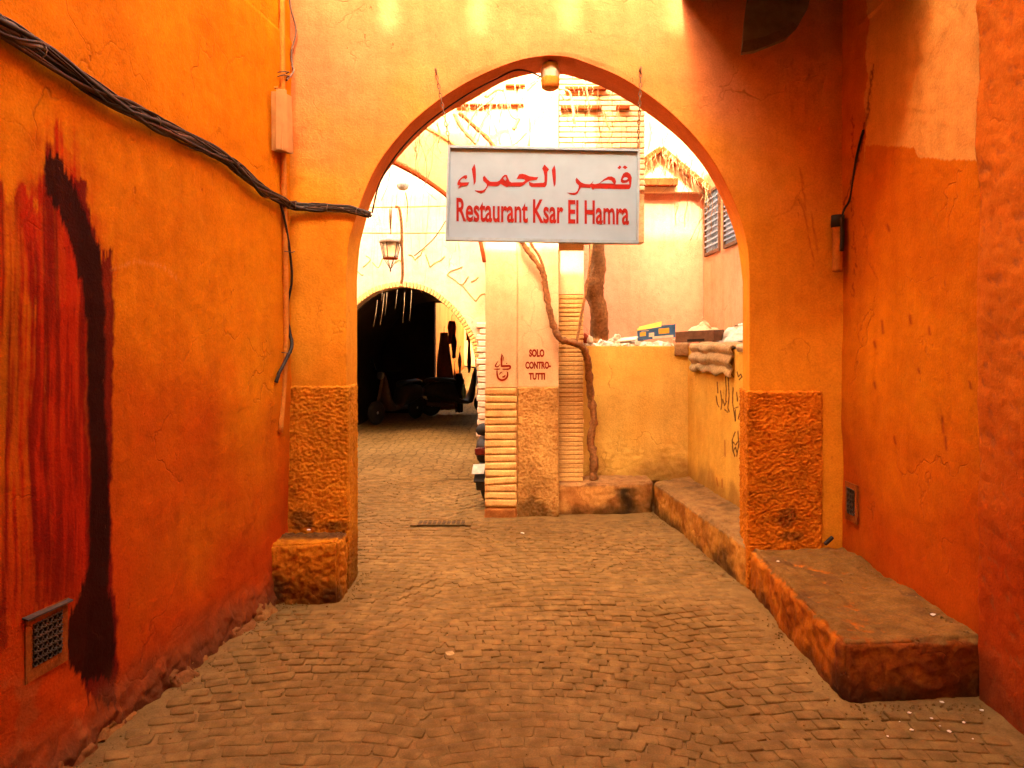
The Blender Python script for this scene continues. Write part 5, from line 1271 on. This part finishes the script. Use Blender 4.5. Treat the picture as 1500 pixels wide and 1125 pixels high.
rd = empty('red_rag', 'small red and white rag tucked beside the tree trunk', 'rag', None, at(861, 498, 7.3))
V = []; 
for nm, mt, c0, rr in (('red_cloth', 'goods3', at(858, 496, 7.32), .035), ('white_cloth', 'paper', at(864, 498, 7.30), .03)):
    bmh = bmesh.new(); bmesh.ops.create_icosphere(bmh, subdivisions=3, radius=rr)
    pv = np.array([v.co[:] for v in bmh.verts]); nz = fbm(pv * 40 + 3, 2)
    for v, q_ in zip(bmh.verts, nz): v.co *= 1 + .35 * q_; v.co.z *= 1.4; v.co += c0
    bmo(nm, bmh, mt, rd, True)
# rug thrown over the calligraphy wall and corrugated scrap
def over_wall(name, u0, u1, drop, back_, mat, label, cat, amp, nw, lift=.02, wav=0.0):
    nu, nv = 60, 44; V = []; Fc = []; tot = drop + back_
    for j in range(nv + 1):
        s_ = -back_ + tot * j / nv
        for i in range(nu + 1):
            u = u0 + (u1 - u0) * i / nu; bx_, by_ = A0[0] + (A1[0] - A0[0]) * u, A0[1] + (A1[1] - A0[1]) * u
            if s_ < 0: x, z = bx_ - s_ * .98 + .0, 1.565 + lift
            else: x, z = bx_ - .02 - .01 * math.sin(s_ * 12), 1.565 + lift - s_ * (1 + wav * math.sin(i * .35))
            w1 = math.sin((s_ / tot) * nw * 6.28 + .4 * math.sin(i * .2)) * amp
            V.append((x - (w1 if s_ >= 0 else 0), by_, z + (w1 if s_ < 0 else 0)))
    for j in range(nv):
        for i in range(nu): Fc.append((j * (nu + 1) + i, j * (nu + 1) + i + 1, (j + 1) * (nu + 1) + i + 1, (j + 1) * (nu + 1) + i))
    V = np.array(V); V = V + np.stack([fbm(V * 7, 3), 0 * V[:, 0], fbm(V * 6 + 5, 3)], 1) * np.array([-.008, 0, .012])
    o = mesh(name, V, Fc, mat, None, True); o.modifiers.new('thick', 'SOLIDIFY').thickness = .014; tag(o, label, cat); return o
over_wall('old_rug', .10, .60, .24, .16, 'rug', 'folded striped old rug draped over the calligraphy wall', 'rug', .013, 4, wav=.05)
over_wall('sheet_metal_scrap', .66, .97, .045, .26, 'cloth', 'pale corrugated sheet capping the calligraphy wall beside the arch', 'sheet', .010, 5)
o = lumpy('stone_scrap', [(1.60, 7.262, 1.47), (1.74, 7.262, 1.465), (1.74, 7.30, 1.465), (1.60, 7.30, 1.47), (1.60, 7.25, 1.60), (1.74, 7.25, 1.60), (1.74, 7.36, 1.60), (1.60, 7.36, 1.60)], .02, .006, 20, 'rough', None, color=(.50, .34, .17), rnd=.01)
tag(o, 'pale sack corner hanging over the yard wall beside the rug', 'sack')

# ================================================================== LITTER
rl = random.Random(31)
def scrap(c, s_, label, mat='pebble', cat='litter', grp=None):
    bmh = bmesh.new(); bmesh.ops.create_icosphere(bmh, subdivisions=1, radius=s_)
    for v in bmh.verts: v.co = Vector((v.co.x * rl.uniform(.6, 1.5), v.co.y * rl.uniform(.6, 1.3), v.co.z * rl.uniform(.15, .5))) + Vector(c)
    o = bmo('litter_scrap', bmh, mat); tag(o, label, cat, grp); return o
g1 = 'white litter on the paving below the bench end'
for (a, b_) in ((1318, 1057), (1332, 1044), (1365, 1052), (1377, 1063), (1335, 1069), (1391, 1071), (1412, 1058), (1425, 1082), (1380, 1028), (1300, 1078), (1438, 1040)):
    Y = F * (ZC - .012) / (b_ - H0); p = at(a, b_, Y); scrap(p, rl.uniform(.004, .010), 'tiny white scrap of litter on the paving below the bench end', grp=g1)
p = at(1366, 900, F * (ZC - .285) / (900 - H0)); scrap(p, .014, 'white scrap of litter on the bench top against the wall')
p = at(1140, 822, F * (ZC - .285) / (822 - H0)); scrap(p, .010, 'tiny white scrap of litter at the far edge of the bench')
p = at(766, 783, F * ZC / (783 - H0)); p.z = .012; scrap(p, .018, 'pale scrap of litter lying on the open paving below the stencil wall')
p = at(660, 961, F * ZC / (961 - H0)); p.z = .010; o = scrap(p, .03, 'flat pale stone chip among the setts in mid alley', 'rug')
p = at(436, 792, F * (ZC - .40) / (792 - H0)); p = Vector((p.x, 4.80, .405)); scrap(p, .012, 'small grey scrap lying on the plaster block')
o = box('dark_rag', at(1214, 792, 4.78) + Vector((0, 0, -.0)), (.075, .02, .022), 'cable', None, rot=Euler((.2, -.6, .3)), bevel=.006); tag(o, 'small black rag stuffed in the corner at the end of the bench', 'rag')

# grit swept against the walls, and shards on the yard wall
def shards(name, pts, smin, smax, mat, label, cat, flat=.6):
    V, Fc = [], []; rg_ = random.Random(77)
    for p in pts:
        s_ = rg_.uniform(smin, smax); b0 = len(V); an0 = rg_.uniform(0, 6.28)
        n = 5; hh = s_ * flat * rg_.uniform(.5, 1.2)
        ring = [(math.cos(an0 + k * 1.2566) * s_ * rg_.uniform(.6, 1.3), math.sin(an0 + k * 1.2566) * s_ * rg_.uniform(.6, 1.3)) for k in range(n)]
        V += [(p[0] + x, p[1] + y, p[2] - .004) for x, y in ring] + [(p[0] + x * .65, p[1] + y * .65, p[2] + hh * rg_.uniform(.7, 1.2)) for x, y in ring]
        for k in range(n): Fc.append((b0 + k, b0 + (k + 1) % n, b0 + n + (k + 1) % n, b0 + n + k))
        Fc.append(tuple(b0 + n + k for k in range(n)))
    o = mesh(name, V, Fc, mat); tag(o, label, cat, kind='stuff'); return o
gr = []; rg2 = random.Random(78)
for k in range(420):
    y = rg2.uniform(2.7, 4.6); gr.append((wall_left_x(y) + .05 + abs(rg2.gauss(0, .09)), y, .004))
for k in range(200):
    y = rg2.uniform(3.2, 7.0); x = (1.50 + (y - 3.35) * .034 if y < 4.9 else 1.55 - (y - 4.9) * .105); gr.append((x - .015 - abs(rg2.gauss(0, .05)), y, .004))
for k in range(120): gr.append((rg2.uniform(1.5, 2.1), 3.33 - abs(rg2.gauss(0, .07)), .004))
for k in range(120): gr.append((-1.05 + abs(rg2.gauss(0, .05)), rg2.uniform(4.6, 5.2), .004))
for k in range(260): gr.append((rg2.uniform(-1.5, 1.4), rg2.uniform(2.8, 6.8), .008))
shards('wall_grit', gr, .002, .0075, 'dust', 'brown grit and crumbs of mortar swept along the foot of the walls', 'grit')
yr = []
for k in range(150): yr.append((rg2.uniform(.66, 1.72), 7.30 + rg2.random() * .25, 1.565 + rg2.random() * .02))
for k in range(60):
    u = rg2.random(); yr.append((A0[0] + (A1[0] - A0[0]) * u + .05 + rg2.random() * .2, A0[1] + (A1[1] - A0[1]) * u, 1.56))
shards('wall_top_rubble', yr, .008, .035, 'paper', 'broken pale scraps and rubble strewn along the tops of the yard walls', 'rubble', .8)
gb_ = []
for k in range(70): gb_.append((1.65 + rg2.random() * .5, rg2.uniform(3.5, 4.8), .285)) if rg2.random() < .3 else gb_.append((2.12 - abs(rg2.gauss(0, .03)), rg2.uniform(3.42, 4.8), .285))
shards('bench_grit', gb_, .003, .010, 'dust', 'crumbs of mortar gathered on the bench against the wall', 'grit')
